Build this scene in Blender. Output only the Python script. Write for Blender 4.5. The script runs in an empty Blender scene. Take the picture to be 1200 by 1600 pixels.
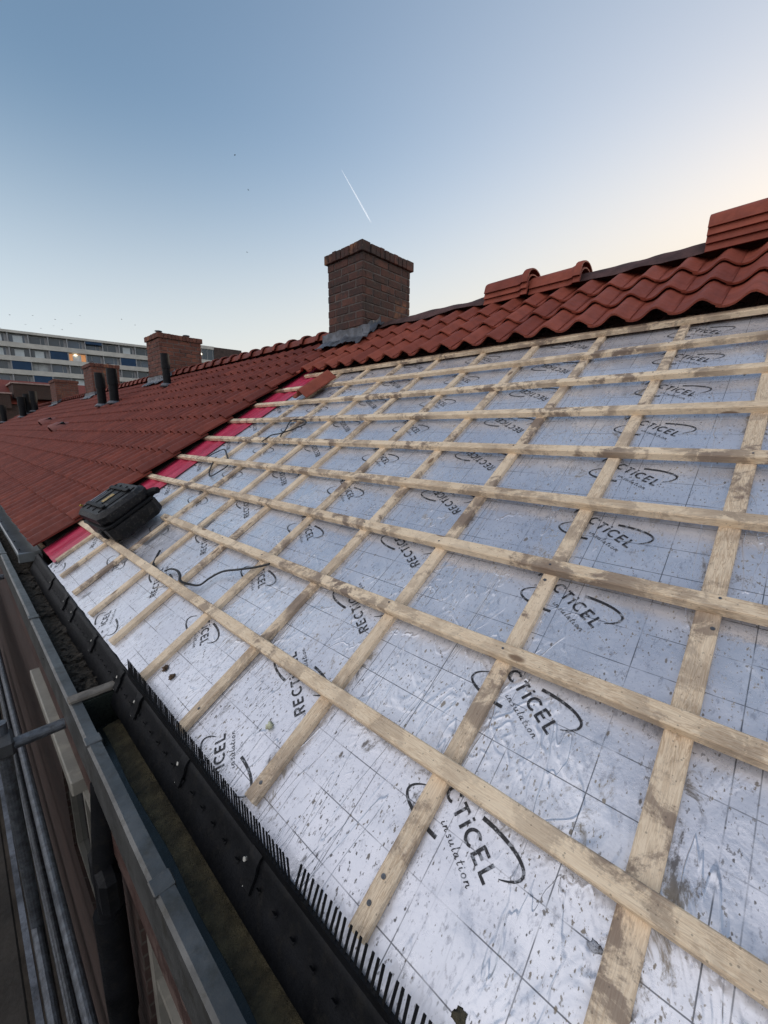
import bpy, math, random
from mathutils import Vector, Matrix, noise
random.seed(11)
R=math.radians
S=bpy.context.scene
COL=S.collection
EYE=6.6                                   # eye height above the street; all numbers below are relative to the eye
# ---------------------------------------------------------------- camera, sky, sun, exposure
cam=bpy.data.cameras.new("camera"); co=bpy.data.objects.new("camera",cam); COL.objects.link(co)
rx=Vector((0.68881278,-0.72488768,0.00864841)); ry=Vector((0.13122183,0.13640645,0.98192368)); rz=-Vector((0.71296408,0.67522672,-0.18907959))
m=Matrix((rx,ry,rz)).transposed().to_4x4(); m.translation=Vector((0,0,EYE)); co.matrix_world=m
cam.sensor_fit='HORIZONTAL'; cam.sensor_width=36; cam.lens=641.888/1200*36; cam.clip_start=.02; cam.clip_end=12000
S.camera=co
S.render.resolution_x=768; S.render.resolution_y=1024
w=bpy.data.worlds.new("World"); S.world=w; w.use_nodes=True
nt=w.node_tree; bg=nt.nodes["Background"]
SUN_EL=R(3.2); SUN_AZ=R(97)               # azimuth clockwise from +Y
sky=nt.nodes.new("ShaderNodeTexSky"); sky.sky_type='NISHITA'; sky.sun_disc=False
sky.sun_elevation=SUN_EL; sky.sun_rotation=SUN_AZ; sky.altitude=0; sky.air_density=1.0; sky.dust_density=1.0; sky.ozone_density=1.7
nt.links.new(sky.outputs[0],bg.inputs[0]); bg.inputs[1].default_value=.15
# pale evening haze low in the sky, warmer toward the sunset (by world direction)
tc=nt.nodes.new("ShaderNodeTexCoord"); sp=nt.nodes.new("ShaderNodeSeparateXYZ"); nt.links.new(tc.outputs['Generated'],sp.inputs[0])
mr=nt.nodes.new("ShaderNodeMapRange"); mr.interpolation_type='SMOOTHSTEP'; nt.links.new(sp.outputs[2],mr.inputs[0]); mr.inputs[1].default_value=.55; mr.inputs[2].default_value=-.02; mr.inputs[3].default_value=0; mr.inputs[4].default_value=.95
ms=nt.nodes.new("ShaderNodeMapRange"); nt.links.new(sp.outputs[0],ms.inputs[0]); ms.inputs[1].default_value=.0; ms.inputs[2].default_value=1
hc=nt.nodes.new("ShaderNodeMix"); hc.data_type='RGBA'; nt.links.new(ms.outputs[0],hc.inputs[0]); hc.inputs[6].default_value=(1.56,1.72,1.80,1); hc.inputs[7].default_value=(1.74,1.60,1.26,1)
hm=nt.nodes.new("ShaderNodeMix"); hm.data_type='RGBA'; mw=nt.nodes.new("ShaderNodeMath"); mw.operation='POWER'; nt.links.new(ms.outputs[0],mw.inputs[0]); mw.inputs[1].default_value=3.
mq=nt.nodes.new("ShaderNodeMath"); mq.operation='MULTIPLY_ADD'; nt.links.new(mw.outputs[0],mq.inputs[0]); mq.inputs[1].default_value=.55; nt.links.new(mr.outputs[0],mq.inputs[2]); mq.use_clamp=True
nt.links.new(mq.outputs[0],hm.inputs[0]); nt.links.new(sky.outputs[0],hm.inputs[6]); nt.links.new(hc.outputs[2],hm.inputs[7]); tn_=nt.nodes.new('ShaderNodeMix'); tn_.data_type='RGBA'; tn_.blend_type='MULTIPLY'; tn_.inputs[0].default_value=1; nt.links.new(hm.outputs[2],tn_.inputs[6]); tn_.inputs[7].default_value=(.985,.95,.985,1)
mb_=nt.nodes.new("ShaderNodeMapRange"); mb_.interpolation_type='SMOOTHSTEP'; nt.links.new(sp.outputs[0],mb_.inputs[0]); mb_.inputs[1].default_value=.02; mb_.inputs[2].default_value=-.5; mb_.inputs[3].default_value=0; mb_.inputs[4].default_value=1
fill_mix=nt.nodes.new("ShaderNodeMix"); fill_mix.data_type='RGBA'; nt.links.new(mb_.outputs[0],fill_mix.inputs[0]); nt.links.new(tn_.outputs[2],fill_mix.inputs[6]); fill_mix.inputs[7].default_value=(2.0,2.0,2.12,1)   # added fill: sky brightened out of view behind the camera to light the roof
nt.links.new(fill_mix.outputs[2],bg.inputs[0])
sl=bpy.data.lights.new("sun",'SUN'); sl.energy=.5; sl.angle=R(12); sl.color=(1,.78,.58)
so=bpy.data.objects.new("sun",sl); COL.objects.link(so)
sd=Vector((math.sin(SUN_AZ)*math.cos(R(3)),math.cos(SUN_AZ)*math.cos(R(3)),math.sin(R(3))))
so.rotation_euler=(-sd).to_track_quat('-Z','Y').to_euler(); so.location=(40,0,30)
S.view_settings.view_transform='Standard'; S.view_settings.look='None'; S.view_settings.gamma=1
S.view_settings.exposure=1.8
# ---------------------------------------------------------------- helpers
AL=R(32.188); CA,SA=math.cos(AL),math.sin(AL); OX,OZ=.71158,-.75965
ROOF=Matrix(((0,CA,-SA,OX),(-1,0,0,0),(0,SA,CA,OZ),(0,0,0,1)))   # local x=-Y, y=up the slope, z=normal
def W(u,v,h=0): return ROOF@Vector((-u,v,h))
def wmat(o):
    return (wmat(o.parent) if o.parent else Matrix.Identity(4))@o.matrix_basis
class MB:
    def __init__(s): s.v=[];s.f=[];s.m=[];s.c=[]
    def add(s,vs,fs,mi=0,c=None):
        b=len(s.v); s.v+= [tuple(p) for p in vs]
        for f in fs: s.f.append(tuple(b+i for i in f)); s.m.append(mi); s.c.append(c if c is not None else .5)
        return s
    def box(s,a,b,mi=0,c=None,M=None):
        x0,y0,z0=a;x1,y1,z1=b
        vs=[Vector(p) for p in ((x0,y0,z0),(x1,y0,z0),(x1,y1,z0),(x0,y1,z0),(x0,y0,z1),(x1,y0,z1),(x1,y1,z1),(x0,y1,z1))]
        if M: vs=[M@p for p in vs]
        return s.add(vs,[(0,3,2,1),(4,5,6,7),(0,1,5,4),(1,2,6,5),(2,3,7,6),(3,0,4,7)],mi,c)
    def cbox(s,a,b,r,mi=0,c=None,M=None):      # box with chamfered edges
        x0,y0,z0=a;x1,y1,z1=b
        vs=[];idx={}
        for i,x in enumerate((x0,x1)):
            for j,y in enumerate((y0,y1)):
                for k,z in enumerate((z0,z1)):
                    for ax in range(3):
                        p=[x,y,z];q=[i,j,k]
                        for o in range(3):
                            if o!=ax: p[o]+= r if q[o]==0 else -r
                        idx[i,j,k,ax]=len(vs); vs.append(Vector(p))
        fs=[]
        for ax in range(3):
            o1,o2=[(1,2),(2,0),(0,1)][ax]
            for sgn in (0,1):
                q=[]
                for aa,bb in ((0,0),(1,0),(1,1),(0,1)):
                    t=[0,0,0];t[ax]=sgn;t[o1]=aa;t[o2]=bb;q.append(idx[tuple(t)+(ax,)])
                fs.append(q if sgn else q[::-1])
        for ax in range(3):
            o1,o2=[(1,2),(2,0),(0,1)][ax]
            for aa in (0,1):
                for bb in (0,1):
                    t0=[0,0,0];t0[o1]=aa;t0[o2]=bb;t1=list(t0);t1[ax]=1
                    q=[idx[tuple(t0)+(o1,)],idx[tuple(t1)+(o1,)],idx[tuple(t1)+(o2,)],idx[tuple(t0)+(o2,)]]
                    fs.append(q if aa==bb else q[::-1])
        for i in (0,1):
            for j in (0,1):
                for k in (0,1):
                    q=[idx[i,j,k,0],idx[i,j,k,1],idx[i,j,k,2]]
                    fs.append(q if (i+j+k)%2 else q[::-1])
        if M: vs=[M@p for p in vs]
        return s.add(vs,fs,mi,c)
    def tube(s,pts,r,n=8,mi=0,caps=True,c=None,flat=1.0):
        pts=[Vector(p) for p in pts]; rings=[]
        up=None
        for i,p in enumerate(pts):
            t=(pts[min(i+1,len(pts)-1)]-pts[max(i-1,0)]).normalized()
            if up is None:
                up=Vector((0,0,1)) if abs(t.z)<.9 else Vector((1,0,0))
            a=t.cross(up).normalized(); b=a.cross(t); up=b
            rr=r[i] if isinstance(r,(list,tuple)) else r
            rings.append([p+a*math.cos(2*math.pi*k/n)*rr+b*math.sin(2*math.pi*k/n)*rr*flat for k in range(n)])
        vs=[q for g in rings for q in g]; fs=[]
        for i in range(len(pts)-1):
            for k in range(n):
                k2=(k+1)%n; fs.append((i*n+k,i*n+k2,(i+1)*n+k2,(i+1)*n+k))
        if caps: fs.append(tuple(range(n))[::-1]); fs.append(tuple((len(pts)-1)*n+k for k in range(n)))
        return s.add(vs,fs,mi,c)
    def prism(s,prof,axis,a,b,mi=0,c=None,M=None,closed=True,seg=1,jit=0):   # profile (p,q) swept along axis (0,1,2)
        n=len(prof); vs=[]
        for k in range(seg+1):
            t=a+(b-a)*k/seg
            for p,q in prof:
                pt=[0,0,0]; o=[i for i in range(3) if i!=axis]; pt[axis]=t; pt[o[0]]=p; pt[o[1]]=q
                if jit: pt[o[0]]+=jit*noise.noise(Vector((t*2.3,p*9,q*9))); pt[o[1]]+=jit*noise.noise(Vector((t*2.9+7,p*9,q*9)))
                v=Vector(pt); vs.append(M@v if M else v)
        fs=[]
        for k in range(seg):
            for i in range(n if closed else n-1):
                j=(i+1)%n; fs.append((k*n+i,k*n+j,(k+1)*n+j,(k+1)*n+i))
        if closed: fs.append(tuple(range(n))[::-1]); fs.append(tuple(seg*n+i for i in range(n)))
        return s.add(vs,fs,mi,c)
    def sphere(s,p,r,mi=0,n=10,sc=(1,1,1),jit=0):
        vs=[];fs=[];p=Vector(p)
        for i in range(n+1):
            th=math.pi*i/n
            for j in range(n):
                ph=2*math.pi*j/n; d=Vector((math.sin(th)*math.cos(ph)*sc[0],math.sin(th)*math.sin(ph)*sc[1],math.cos(th)*sc[2]))
                rr=r*(1+jit*noise.noise(d*3+p*7)); vs.append(p+d*rr)
        for i in range(n):
            for j in range(n): fs.append((i*n+j,(i+1)*n+j,(i+1)*n+(j+1)%n,i*n+(j+1)%n))
        return s.add(vs,fs,mi)
    def build(s,name,mats,parent=None,roof=False,smooth=False,auto=None):
        me=bpy.data.meshes.new(name); me.from_pydata(s.v,[],s.f)
        if not isinstance(mats,(list,tuple)): mats=[mats]
        for mm in mats: me.materials.append(mm)
        me.polygons.foreach_set('material_index',s.m)
        at=me.attributes.new('tone','FLOAT','FACE'); at.data.foreach_set('value',[float(x) for x in s.c])
        if smooth: me.polygons.foreach_set('use_smooth',[True]*len(s.f))
        me.update()
        if auto is not None:
            me.polygons.foreach_set('use_smooth',[True]*len(s.f)); me.set_sharp_from_angle(angle=R(auto))
        o=bpy.data.objects.new(name,me); COL.objects.link(o)
        target=ROOF if roof else Matrix.Identity(4)
        if parent: o.parent=parent; o.matrix_basis=wmat(parent).inverted()@target
        else: o.matrix_basis=target
        return o
def tag(o,label=None,cat=None,group=None,kind=None):
    if label:o['label']=label
    if cat:o['category']=cat
    if group:o['group']=group
    if kind:o['kind']=kind
    return o
def thing(name,loc,label,cat,group=None):
    o=bpy.data.objects.new(name,None); COL.objects.link(o); o.location=loc; o.empty_display_size=.2
    return tag(o,label,cat,group)
# ---------------------------------------------------------------- materials
class NT:
    def __init__(s,name):
        s.m=bpy.data.materials.new(name); s.m.use_nodes=True; s.t=s.m.node_tree; s.b=s.t.nodes['Principled BSDF']; s._co=None
    def n(s,ty,**k):
        x=s.t.nodes.new(ty)
        for a,b in k.items(): setattr(x,a,b)
        return x
    def l(s,a,b): s.t.links.new(a,b)
    def put(s,sock,v):
        if isinstance(v,bpy.types.NodeSocket): s.l(v,sock)
        else: sock.default_value=v
    def co(s):
        if s._co is None: s._co=s.n('ShaderNodeTexCoord').outputs['Object']
        return s._co
    def map(s,scale=(1,1,1),loc=(0,0,0),src=None,rot=(0,0,0)):
        x=s.n('ShaderNodeMapping'); s.l(src or s.co(),x.inputs[0]); x.inputs['Scale'].default_value=scale; x.inputs['Location'].default_value=loc; x.inputs['Rotation'].default_value=rot
        return x.outputs[0]
    def noise(s,sc,det=4,rough=.55,vec=None,dist=0):
        x=s.n('ShaderNodeTexNoise'); s.l(vec or s.co(),x.inputs['Vector']); x.inputs['Scale'].default_value=sc; x.inputs['Detail'].default_value=det; x.inputs['Roughness'].default_value=rough; x.inputs['Distortion'].default_value=dist
        return x.outputs['Fac']
    def vor(s,sc,vec=None,feat='F1',out='Distance',rnd=1):
        x=s.n('ShaderNodeTexVoronoi',feature=feat); s.l(vec or s.co(),x.inputs['Vector']); x.inputs['Scale'].default_value=sc
        x.inputs['Randomness'].default_value=rnd
        return x.outputs[out]
    def ma(s,op,a,b=0,c=None,clamp=False):
        x=s.n('ShaderNodeMath',operation=op,use_clamp=clamp); s.put(x.inputs[0],a); s.put(x.inputs[1],b)
        if c is not None: s.put(x.inputs[2],c)
        return x.outputs[0]
    def ramp(s,f,a,b,lo=0.,hi=1.):
        x=s.n('ShaderNodeMapRange'); x.interpolation_type='SMOOTHSTEP'; s.put(x.inputs[0],f); x.inputs[1].default_value=a; x.inputs[2].default_value=b; x.inputs[3].default_value=lo; x.inputs[4].default_value=hi
        return x.outputs[0]
    def mix(s,f,a,b):
        x=s.n('ShaderNodeMix',data_type='RGBA'); s.put(x.inputs[0],f)
        for i,v in ((6,a),(7,b)):
            if isinstance(v,tuple): v=tuple(v)+(1,) if len(v)==3 else v
            s.put(x.inputs[i],v)
        return x.outputs[2]
    def sep(s,v=None):
        x=s.n('ShaderNodeSeparateXYZ'); s.l(v or s.co(),x.inputs[0]); return x.outputs
    def attr(s,nm='tone'):
        x=s.n('ShaderNodeAttribute'); x.attribute_name=nm; return x.outputs['Fac']
    def rnd(s): return s.n('ShaderNodeObjectInfo').outputs['Random']
    def bump(s,h,st=.3,d=.01,prev=None):
        x=s.n('ShaderNodeBump'); x.inputs['Strength'].default_value=st; x.inputs['Distance'].default_value=d; s.l(h,x.inputs['Height'])
        if prev is not None: s.l(prev,x.inputs['Normal'])
        return x.outputs[0]
    def out(s,col=None,rough=None,metal=None,nor=None,spec=None):
        if col is not None: s.put(s.b.inputs['Base Color'],tuple(col)+(1,) if isinstance(col,tuple) and len(col)==3 else col)
        if rough is not None: s.put(s.b.inputs['Roughness'],rough)
        if metal is not None: s.put(s.b.inputs['Metallic'],metal)
        if nor is not None: s.l(nor,s.b.inputs['Normal'])
        if spec is not None: s.put(s.b.inputs['Specular IOR Level'],spec)
        return s.m
def plain(name,col,rough=.6,metal=0,var=.25,sc=6,bs=.15,dirt=None,spec=None):
    t=NT(name); a=t.noise(sc,6,.6); b=t.noise(sc*9,4,.6)
    c=t.mix(t.ramp(a,.3,.7),tuple(x*(1-var) for x in col),tuple(min(1,x*(1+var)) for x in col))
    if dirt: c=t.mix(t.ramp(t.noise(sc*2.3,8,.7),.5,.68,0,.8),c,dirt)
    return t.out(c,t.ramp(b,.2,.8,max(.05,rough-.1),min(1,rough+.1)),metal,t.bump(b,bs,.004),spec)
def wood(name,along,light=(.60,.44,.26),dark=(.40,.26,.13),dirty=.5):
    t=NT(name)
    st={'x':(1,14,14),'y':(14,1,14),'z':(14,14,1)}[along]
    r=t.rnd(); off=t.n('ShaderNodeCombineXYZ'); t.l(t.ma('MULTIPLY',r,37.),off.inputs[0]); t.l(t.ma('MULTIPLY',r,91.),off.inputs[1])
    va=t.n('ShaderNodeVectorMath',operation='ADD'); t.l(t.co(),va.inputs[0]); t.l(off.outputs[0],va.inputs[1]); base=va.outputs[0]
    g=t.noise(6,5,.6,t.map(st,src=base),.6)
    fine=t.noise(26,4,.7,t.map(st,src=base))
    ring=t.ramp(t.ma('PINGPONG',t.ma('MULTIPLY',g,9.),.5),.1,.5)
    c=t.mix(ring,light,dark)
    c=t.mix(t.ramp(fine,.45,.7,0,.45),c,tuple(x*.55 for x in dark))
    c=t.mix(t.ramp(t.noise(2.2,2,.5,base),.35,.65,0,.55),c,tuple(x*1.15 for x in light))
    # knots
    kst={'x':(.55,1.4,1.4),'y':(1.4,.55,1.4),'z':(1.4,1.4,.55)}[along]
    kd=t.vor(5.2,t.map(kst,src=base))
    c=t.mix(t.ramp(kd,.07,.105,.85,0),c,(.16,.085,.04))
    # grey brown mud smears left by boots
    sm=t.noise(9,9,.72,t.map((1,1,1),src=base),.4)
    big=t.noise(1.7,3,.6,base)
    mask=t.ma('MULTIPLY',t.ramp(sm,.50-.05*dirty,.60-.05*dirty),t.ramp(big,.40,.62,.25,1.))
    c=t.mix(t.ma('MULTIPLY',mask,.40+.50*dirty),c,(.16,.11,.09))
    c=t.mix(t.ramp(t.vor(70,base),.10,.16,.5,0),c,(.10,.08,.06))
    nb=t.bump(fine,.35,.002); nb=t.bump(sm,.35,.004,nb); nb=t.bump(kd,.2,.004,nb)
    return t.out(c,t.ramp(sm,.3,.7,.62,.88),0,nb)
WX=wood('batten_pine','x',(.87,.70,.49),(.64,.46,.29),.9); WY=wood('counter_batten_pine','y',(.82,.66,.47),(.58,.42,.27),.8)
WOLD=wood('old_brown_wood','x',(.30,.20,.12),(.17,.10,.055),.8)
def foil():
    t=NT('silver_insulation_foil'); x,y,z=t.sep()
    # printed grid
    fx=t.ma('ABSOLUTE',t.ma('SUBTRACT',t.ma('FRACT',t.ma('DIVIDE',t.ma('ADD',x,.196+.1+2.195),.2195)),.45558))
    l1=t.ramp(fx,.003,.008,1,0)
    fx2=t.ma('ABSOLUTE',t.ma('SUBTRACT',t.ma('FRACT',t.ma('DIVIDE',t.ma('ADD',x,.376+.1+4.39),.439)),.22779))
    l2=t.ramp(fx2,.0014,.004,.8,0)
    fy=t.ma('ABSOLUTE',t.ma('SUBTRACT',t.ma('FRACT',t.ma('DIVIDE',t.ma('ADD',y,1.13),.108)),.5093))
    l3=t.ramp(fy,.006,.017,1,0)
    ln=t.ma('MAXIMUM',t.ma('MAXIMUM',l1,l2),l3)
    ln=t.ma('MULTIPLY',ln,t.ramp(t.noise(5,4,.6),.38,.55,.25,.85))
    broad=t.noise(1.6,4,.6)
    c=t.mix(t.ramp(broad,.3,.7),(.66,.67,.735),(.80,.81,.86))
    # tiny scuffs: fine speckle everywhere, streaky along the slope
    sc=t.noise(60,5,.75,t.map((1,.45,1)))
    c=t.mix(t.ramp(sc,.54,.66,0,.5),c,(.28,.29,.34))
    c=t.mix(t.ramp(ln,0,1,0,.92),c,(.08,.085,.10))
    # dirt flecks
    dens=t.noise(3.1,3,.6)
    def fleck(s,rot,lo,hi):
        v=t.n('ShaderNodeTexVoronoi'); t.l(t.map((1,.5,1),rot=(0,0,rot)),v.inputs['Vector']); v.inputs['Scale'].default_value=s
        pick=t.n('ShaderNodeSeparateColor'); t.l(v.outputs['Color'],pick.inputs[0])
        wob=t.ma('ADD',v.outputs['Distance'],t.ma('MULTIPLY',t.ma('SUBTRACT',t.noise(s*3.1,3,.6),.5),.35))
        on=t.ma('LESS_THAN',pick.outputs[0],t.ramp(dens,.35,.66,lo,hi))
        rad=t.ma('MULTIPLY_ADD',pick.outputs[1],.17,.02)
        return t.ma('MULTIPLY',on,t.ramp(t.ma('SUBTRACT',wob,rad),-.05,.03,1,0))
    d=t.ma('MAXIMUM',fleck(52,.5,.20,.80),fleck(85,-.6,.5,1.)); d=t.ma('MAXIMUM',d,fleck(26,.2,.0,.16))
    spl=t.noise(120,3,.6,t.map((1,.6,1),rot=(0,0,.4))); spm=t.noise(5.5,5,.7,t.map((1,.7,1),(7,3,0)))
    d=t.ma('MAXIMUM',d,t.ma('MULTIPLY',t.ramp(spl,.60,.66),t.ramp(spm,.40,.60,.25,1)))
    strk=t.noise(40,3,.6,t.map((2.2,.12,1),rot=(0,0,.06))); d=t.ma('MAXIMUM',d,t.ma('MULTIPLY',t.ramp(strk,.66,.72,0,.5),t.ramp(spm,.5,.6)))
    # muddy smears, heavier beside the counter battens
    sm=t.noise(14,9,.78,t.map((1,.6,1)),.5); sb=t.noise(2.4,4,.6,t.map((1,1,1),(3,1,0)))
    cb=t.ma('ABSOLUTE',t.ma('SUBTRACT',t.ma('FRACT',t.ma('DIVIDE',t.ma('ADD',x,.061+4.2332+.2117),.42333)),.5))
    near=t.ramp(cb,.05,.17,.06,0)
    mud=t.ma('MULTIPLY',t.ramp(t.ma('ADD',sm,near),.56,.66),t.ramp(t.ma('ADD',sb,near),.47,.60))
    dirt=t.ma('MAXIMUM',t.ma('MULTIPLY',d,.85),t.ma('MULTIPLY',mud,.85),clamp=True)
    c=t.mix(dirt,c,t.mix(t.ramp(t.noise(4,3),.4,.6),(.065,.052,.044),(.24,.19,.125)))
    # crinkles: sharp folds and loose waves
    wv=t.noise(7,3,.5,t.map((1,.55,1)),1.2); ridge=t.ma('ABSOLUTE',t.ma('SUBTRACT',wv,.5))
    cr=t.ramp(ridge,0,.045,1,0)
    fold=t.noise(2.1,4,.55,t.map((2.2,.35,1),rot=(0,0,.12)),.8); fr=t.ramp(t.ma('ABSOLUTE',t.ma('SUBTRACT',fold,.5)),0,.008,1,0)
    loose=t.ma('MULTIPLY',t.ramp(t.ma('ADD',x,t.ma('MULTIPLY',y,-.9)),-.75,.1),t.ramp(t.noise(3.5,2,.5),.38,.6,.25,1))
    nb=t.bump(t.noise(55,4,.7),.25,.003)
    nb=t.bump(t.ma('MULTIPLY',cr,t.ramp(broad,.42,.62)),.35,.004,nb)
    nb=t.bump(fr,.45,.004,nb)
    nb=t.bump(t.ma('MULTIPLY',t.noise(9,3,.5,t.map((1,.55,1)),1.5),loose),.7,.02,nb)
    met=t.ma('MULTIPLY',t.ma('SUBTRACT',1.,dirt),.58)
    return t.out(c,t.ma('ADD',t.ramp(t.noise(9,5,.6),.3,.7,.22,.42),t.ma('MULTIPLY',dirt,.35)),met,nb)
FOIL=foil()
t=NT('print_ink'); inkm=t.ramp(t.noise(70,5,.7),.52,.62,0,.7); INK=t.out(t.mix(inkm,(.018,.018,.022),(.42,.44,.48)),.5,t.ma('MULTIPLY',inkm,.5))
def tile_mat(name,c1,c2,moss=.3):
    t=NT(name); tn=t.attr()
    c=t.mix(tn,c1,c2); c=t.mix(t.ramp(t.noise(9,6,.65),.35,.7,0,.55),c,tuple(x*.62 for x in c1))
    c=t.mix(t.ramp(t.noise(70,4,.7),.5,.72,0,.35*moss*2),c,tuple(min(1,x*1.6+.02) for x in c2))
    c=t.mix(t.ramp(t.noise(34,8,.75),.60,.68,0,moss),c,(.05,.04,.035))
    return t.out(c,t.ramp(t.noise(22,5),.3,.7,.58,.75),0,t.bump(t.noise(160,3,.6),.25,.0015),.35)
TNEW=tile_mat('new_orange_clay_tile',(.235,.053,.031),(.325,.080,.046),.12)
TOLD=tile_mat('dark_red_clay_tile',(.150,.030,.019),(.235,.052,.031),.22)
def brick_geo_mat(name,a,b,soot=.5):
    t=NT(name); tn=t.attr()
    c=t.mix(tn,a,b); n1=t.noise(7,7,.7); c=t.mix(t.ramp(n1,.42,.62,0,soot),c,(.035,.028,.026))
    c=t.mix(t.ramp(t.noise(38,6,.75),.56,.70,0,.5),c,(.30,.20,.13))
    c=t.mix(t.ramp(t.noise(3.5,4,.6,t.map((1,1,.6),(5,2,1))),.60,.70,0,.6),c,(.30,.13,.06))
    return t.out(c,.9,0,t.bump(t.noise(60,6,.75),.7,.006))
BRK=brick_geo_mat('sooty_chimney_brick',(.060,.027,.022),(.135,.052,.036),.8)
BRK2=brick_geo_mat('red_chimney_brick',(.12,.043,.030),(.19,.072,.048),.4)
MORT=plain('mortar',(.115,.098,.088),.95,0,.3,20,.6)
LEAD=plain('lead_flashing',(.105,.112,.13),.42,.35,.45,11,.8,(.08,.075,.07))
ZINC=plain('weathered_zinc',(.12,.12,.115),.42,.55,.3,5,.4,(.07,.066,.055))
ZNEW=plain('light_grey_zinc',(.26,.28,.29),.38,.6,.2,3,.3,(.2,.2,.19))
GALV=plain('galvanised_steel',(.12,.13,.145),.45,.6,.35,30,.4,(.08,.075,.07))
BLK=plain('black_plastic',(.006,.0065,.008),.55,0,.3,12,.2,(.014,.013,.012),.18)
BLKR=plain('black_rubber_strap',(.010,.010,.011),.5,0,.3,30,.2)
RUF=plain('black_textured_case',(.0075,.0075,.009),.5,0,.3,25,.35,(.060,.055,.048),.3)
SILT=plain('wet_gutter_silt',(.085,.070,.036),.7,0,.5,18,1.2,(.03,.027,.018))
DEBR=plain('dark_leaf_litter',(.050,.040,.028),.9,0,.6,30,2.0,(.15,.12,.09))
GREENZ=plain('dark_green_gutter_floor',(.022,.028,.024),.3,.2,.3,6,.3)
FASC=wood('reddish_brown_fascia_wood','y',(.055,.023,.016),(.032,.014,.010),.5)
CREAM=plain('cream_painted_wood',(.25,.235,.20),.5,0,.12,5,.15,(.35,.32,.26))
YEL=plain('yellow_plastic',(.55,.33,.03),.5,0,.15,20,.1,(.2,.14,.05))
LAB=plain('worn_yellow_sticker',(.40,.27,.08),.55,0,.6,70,.1,(.05,.045,.04))
GREYP=plain('grey_sticker',(.13,.14,.17),.5,0,.3,40,.1)
RED=NT('crimson_plastic_sheet'); _n=RED.noise(5,5,.6,RED.map((5,.5,1)),.6)
RED=RED.out(RED.mix(RED.ramp(_n,.3,.7),(.42,.018,.055),(.62,.045,.11)),RED.ramp(RED.noise(9,4),.3,.7,.28,.45),0,RED.bump(_n,.6,.02))
UNDER=plain('dark_underlay',(.035,.026,.020),.9,0,.5,8,.4)
RIDGEM=plain('dark_ridge_membrane',(.075,.036,.032),.8,0,.4,9,.6)
EDGE=plain('insulation_board_edge',(.42,.34,.24),.9,0,.3,20,.5)
GLS=NT('dark_window_glass').out((.02,.025,.03),.08,0,None,.6)
CRUMB=plain('dried_mortar_crumb',(.30,.26,.20),.95,0,.4,50,.8)
FOAM=plain('pale_foam_crumb',(.60,.60,.42),.9,0,.15,50,.6)
CLOD=plain('brown_mud',(.12,.075,.045),.95,0,.5,60,.8)
TAPE=plain('scuffed_silver_tape',(.30,.31,.34),.35,.6,.35,22,.4,(.12,.12,.13))
def wallbrick():
    t=NT('red_brick_wall'); b=t.n('ShaderNodeTexBrick'); t.l(t.map((1,1,1),rot=(R(90),0,R(90))),b.inputs['Vector'])
    sx=t.sep(); cb=t.n('ShaderNodeCombineXYZ'); t.l(t.ma('ADD',sx[0],sx[1]),cb.inputs[0]); t.l(sx[2],cb.inputs[1]); t.l(cb.outputs[0],b.inputs['Vector'])
    b.inputs['Scale'].default_value=1; b.inputs['Brick Width'].default_value=.22; b.inputs['Row Height'].default_value=.062; b.inputs['Mortar Size'].default_value=.006
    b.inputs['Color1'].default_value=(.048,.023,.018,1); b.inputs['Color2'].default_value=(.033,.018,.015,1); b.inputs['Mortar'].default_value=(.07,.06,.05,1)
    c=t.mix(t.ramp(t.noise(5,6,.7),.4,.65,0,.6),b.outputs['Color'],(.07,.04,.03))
    return t.out(c,.9,0,t.bump(t.ma('SUBTRACT',1.,b.outputs['Fac']),.5,.006))
WALLB=wallbrick()
# ---------------------------------------------------------------- ground and street
g=MB(); g.add([(-3000,-3000,-6.6),(3000,-3000,-6.6),(3000,3000,-6.6),(-3000,3000,-6.6)],[(0,1,2,3)])
tag(g.build('ground',plain('grassy_ground',(.045,.05,.03),.95,0,.3,.2)),kind='structure')
g=MB(); g.box((-9,-20,-6.598),(-3.2,90,-6.59))
tag(g.build('road',plain('asphalt',(.05,.05,.052),.9,0,.3,3)),kind='structure')
g=MB(); g.box((-3.2,-20,-6.598),(.22,90,-6.48))
tag(g.build('pavement',plain('concrete_paving',(.16,.15,.14),.9,0,.2,2)),kind='structure')
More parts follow.
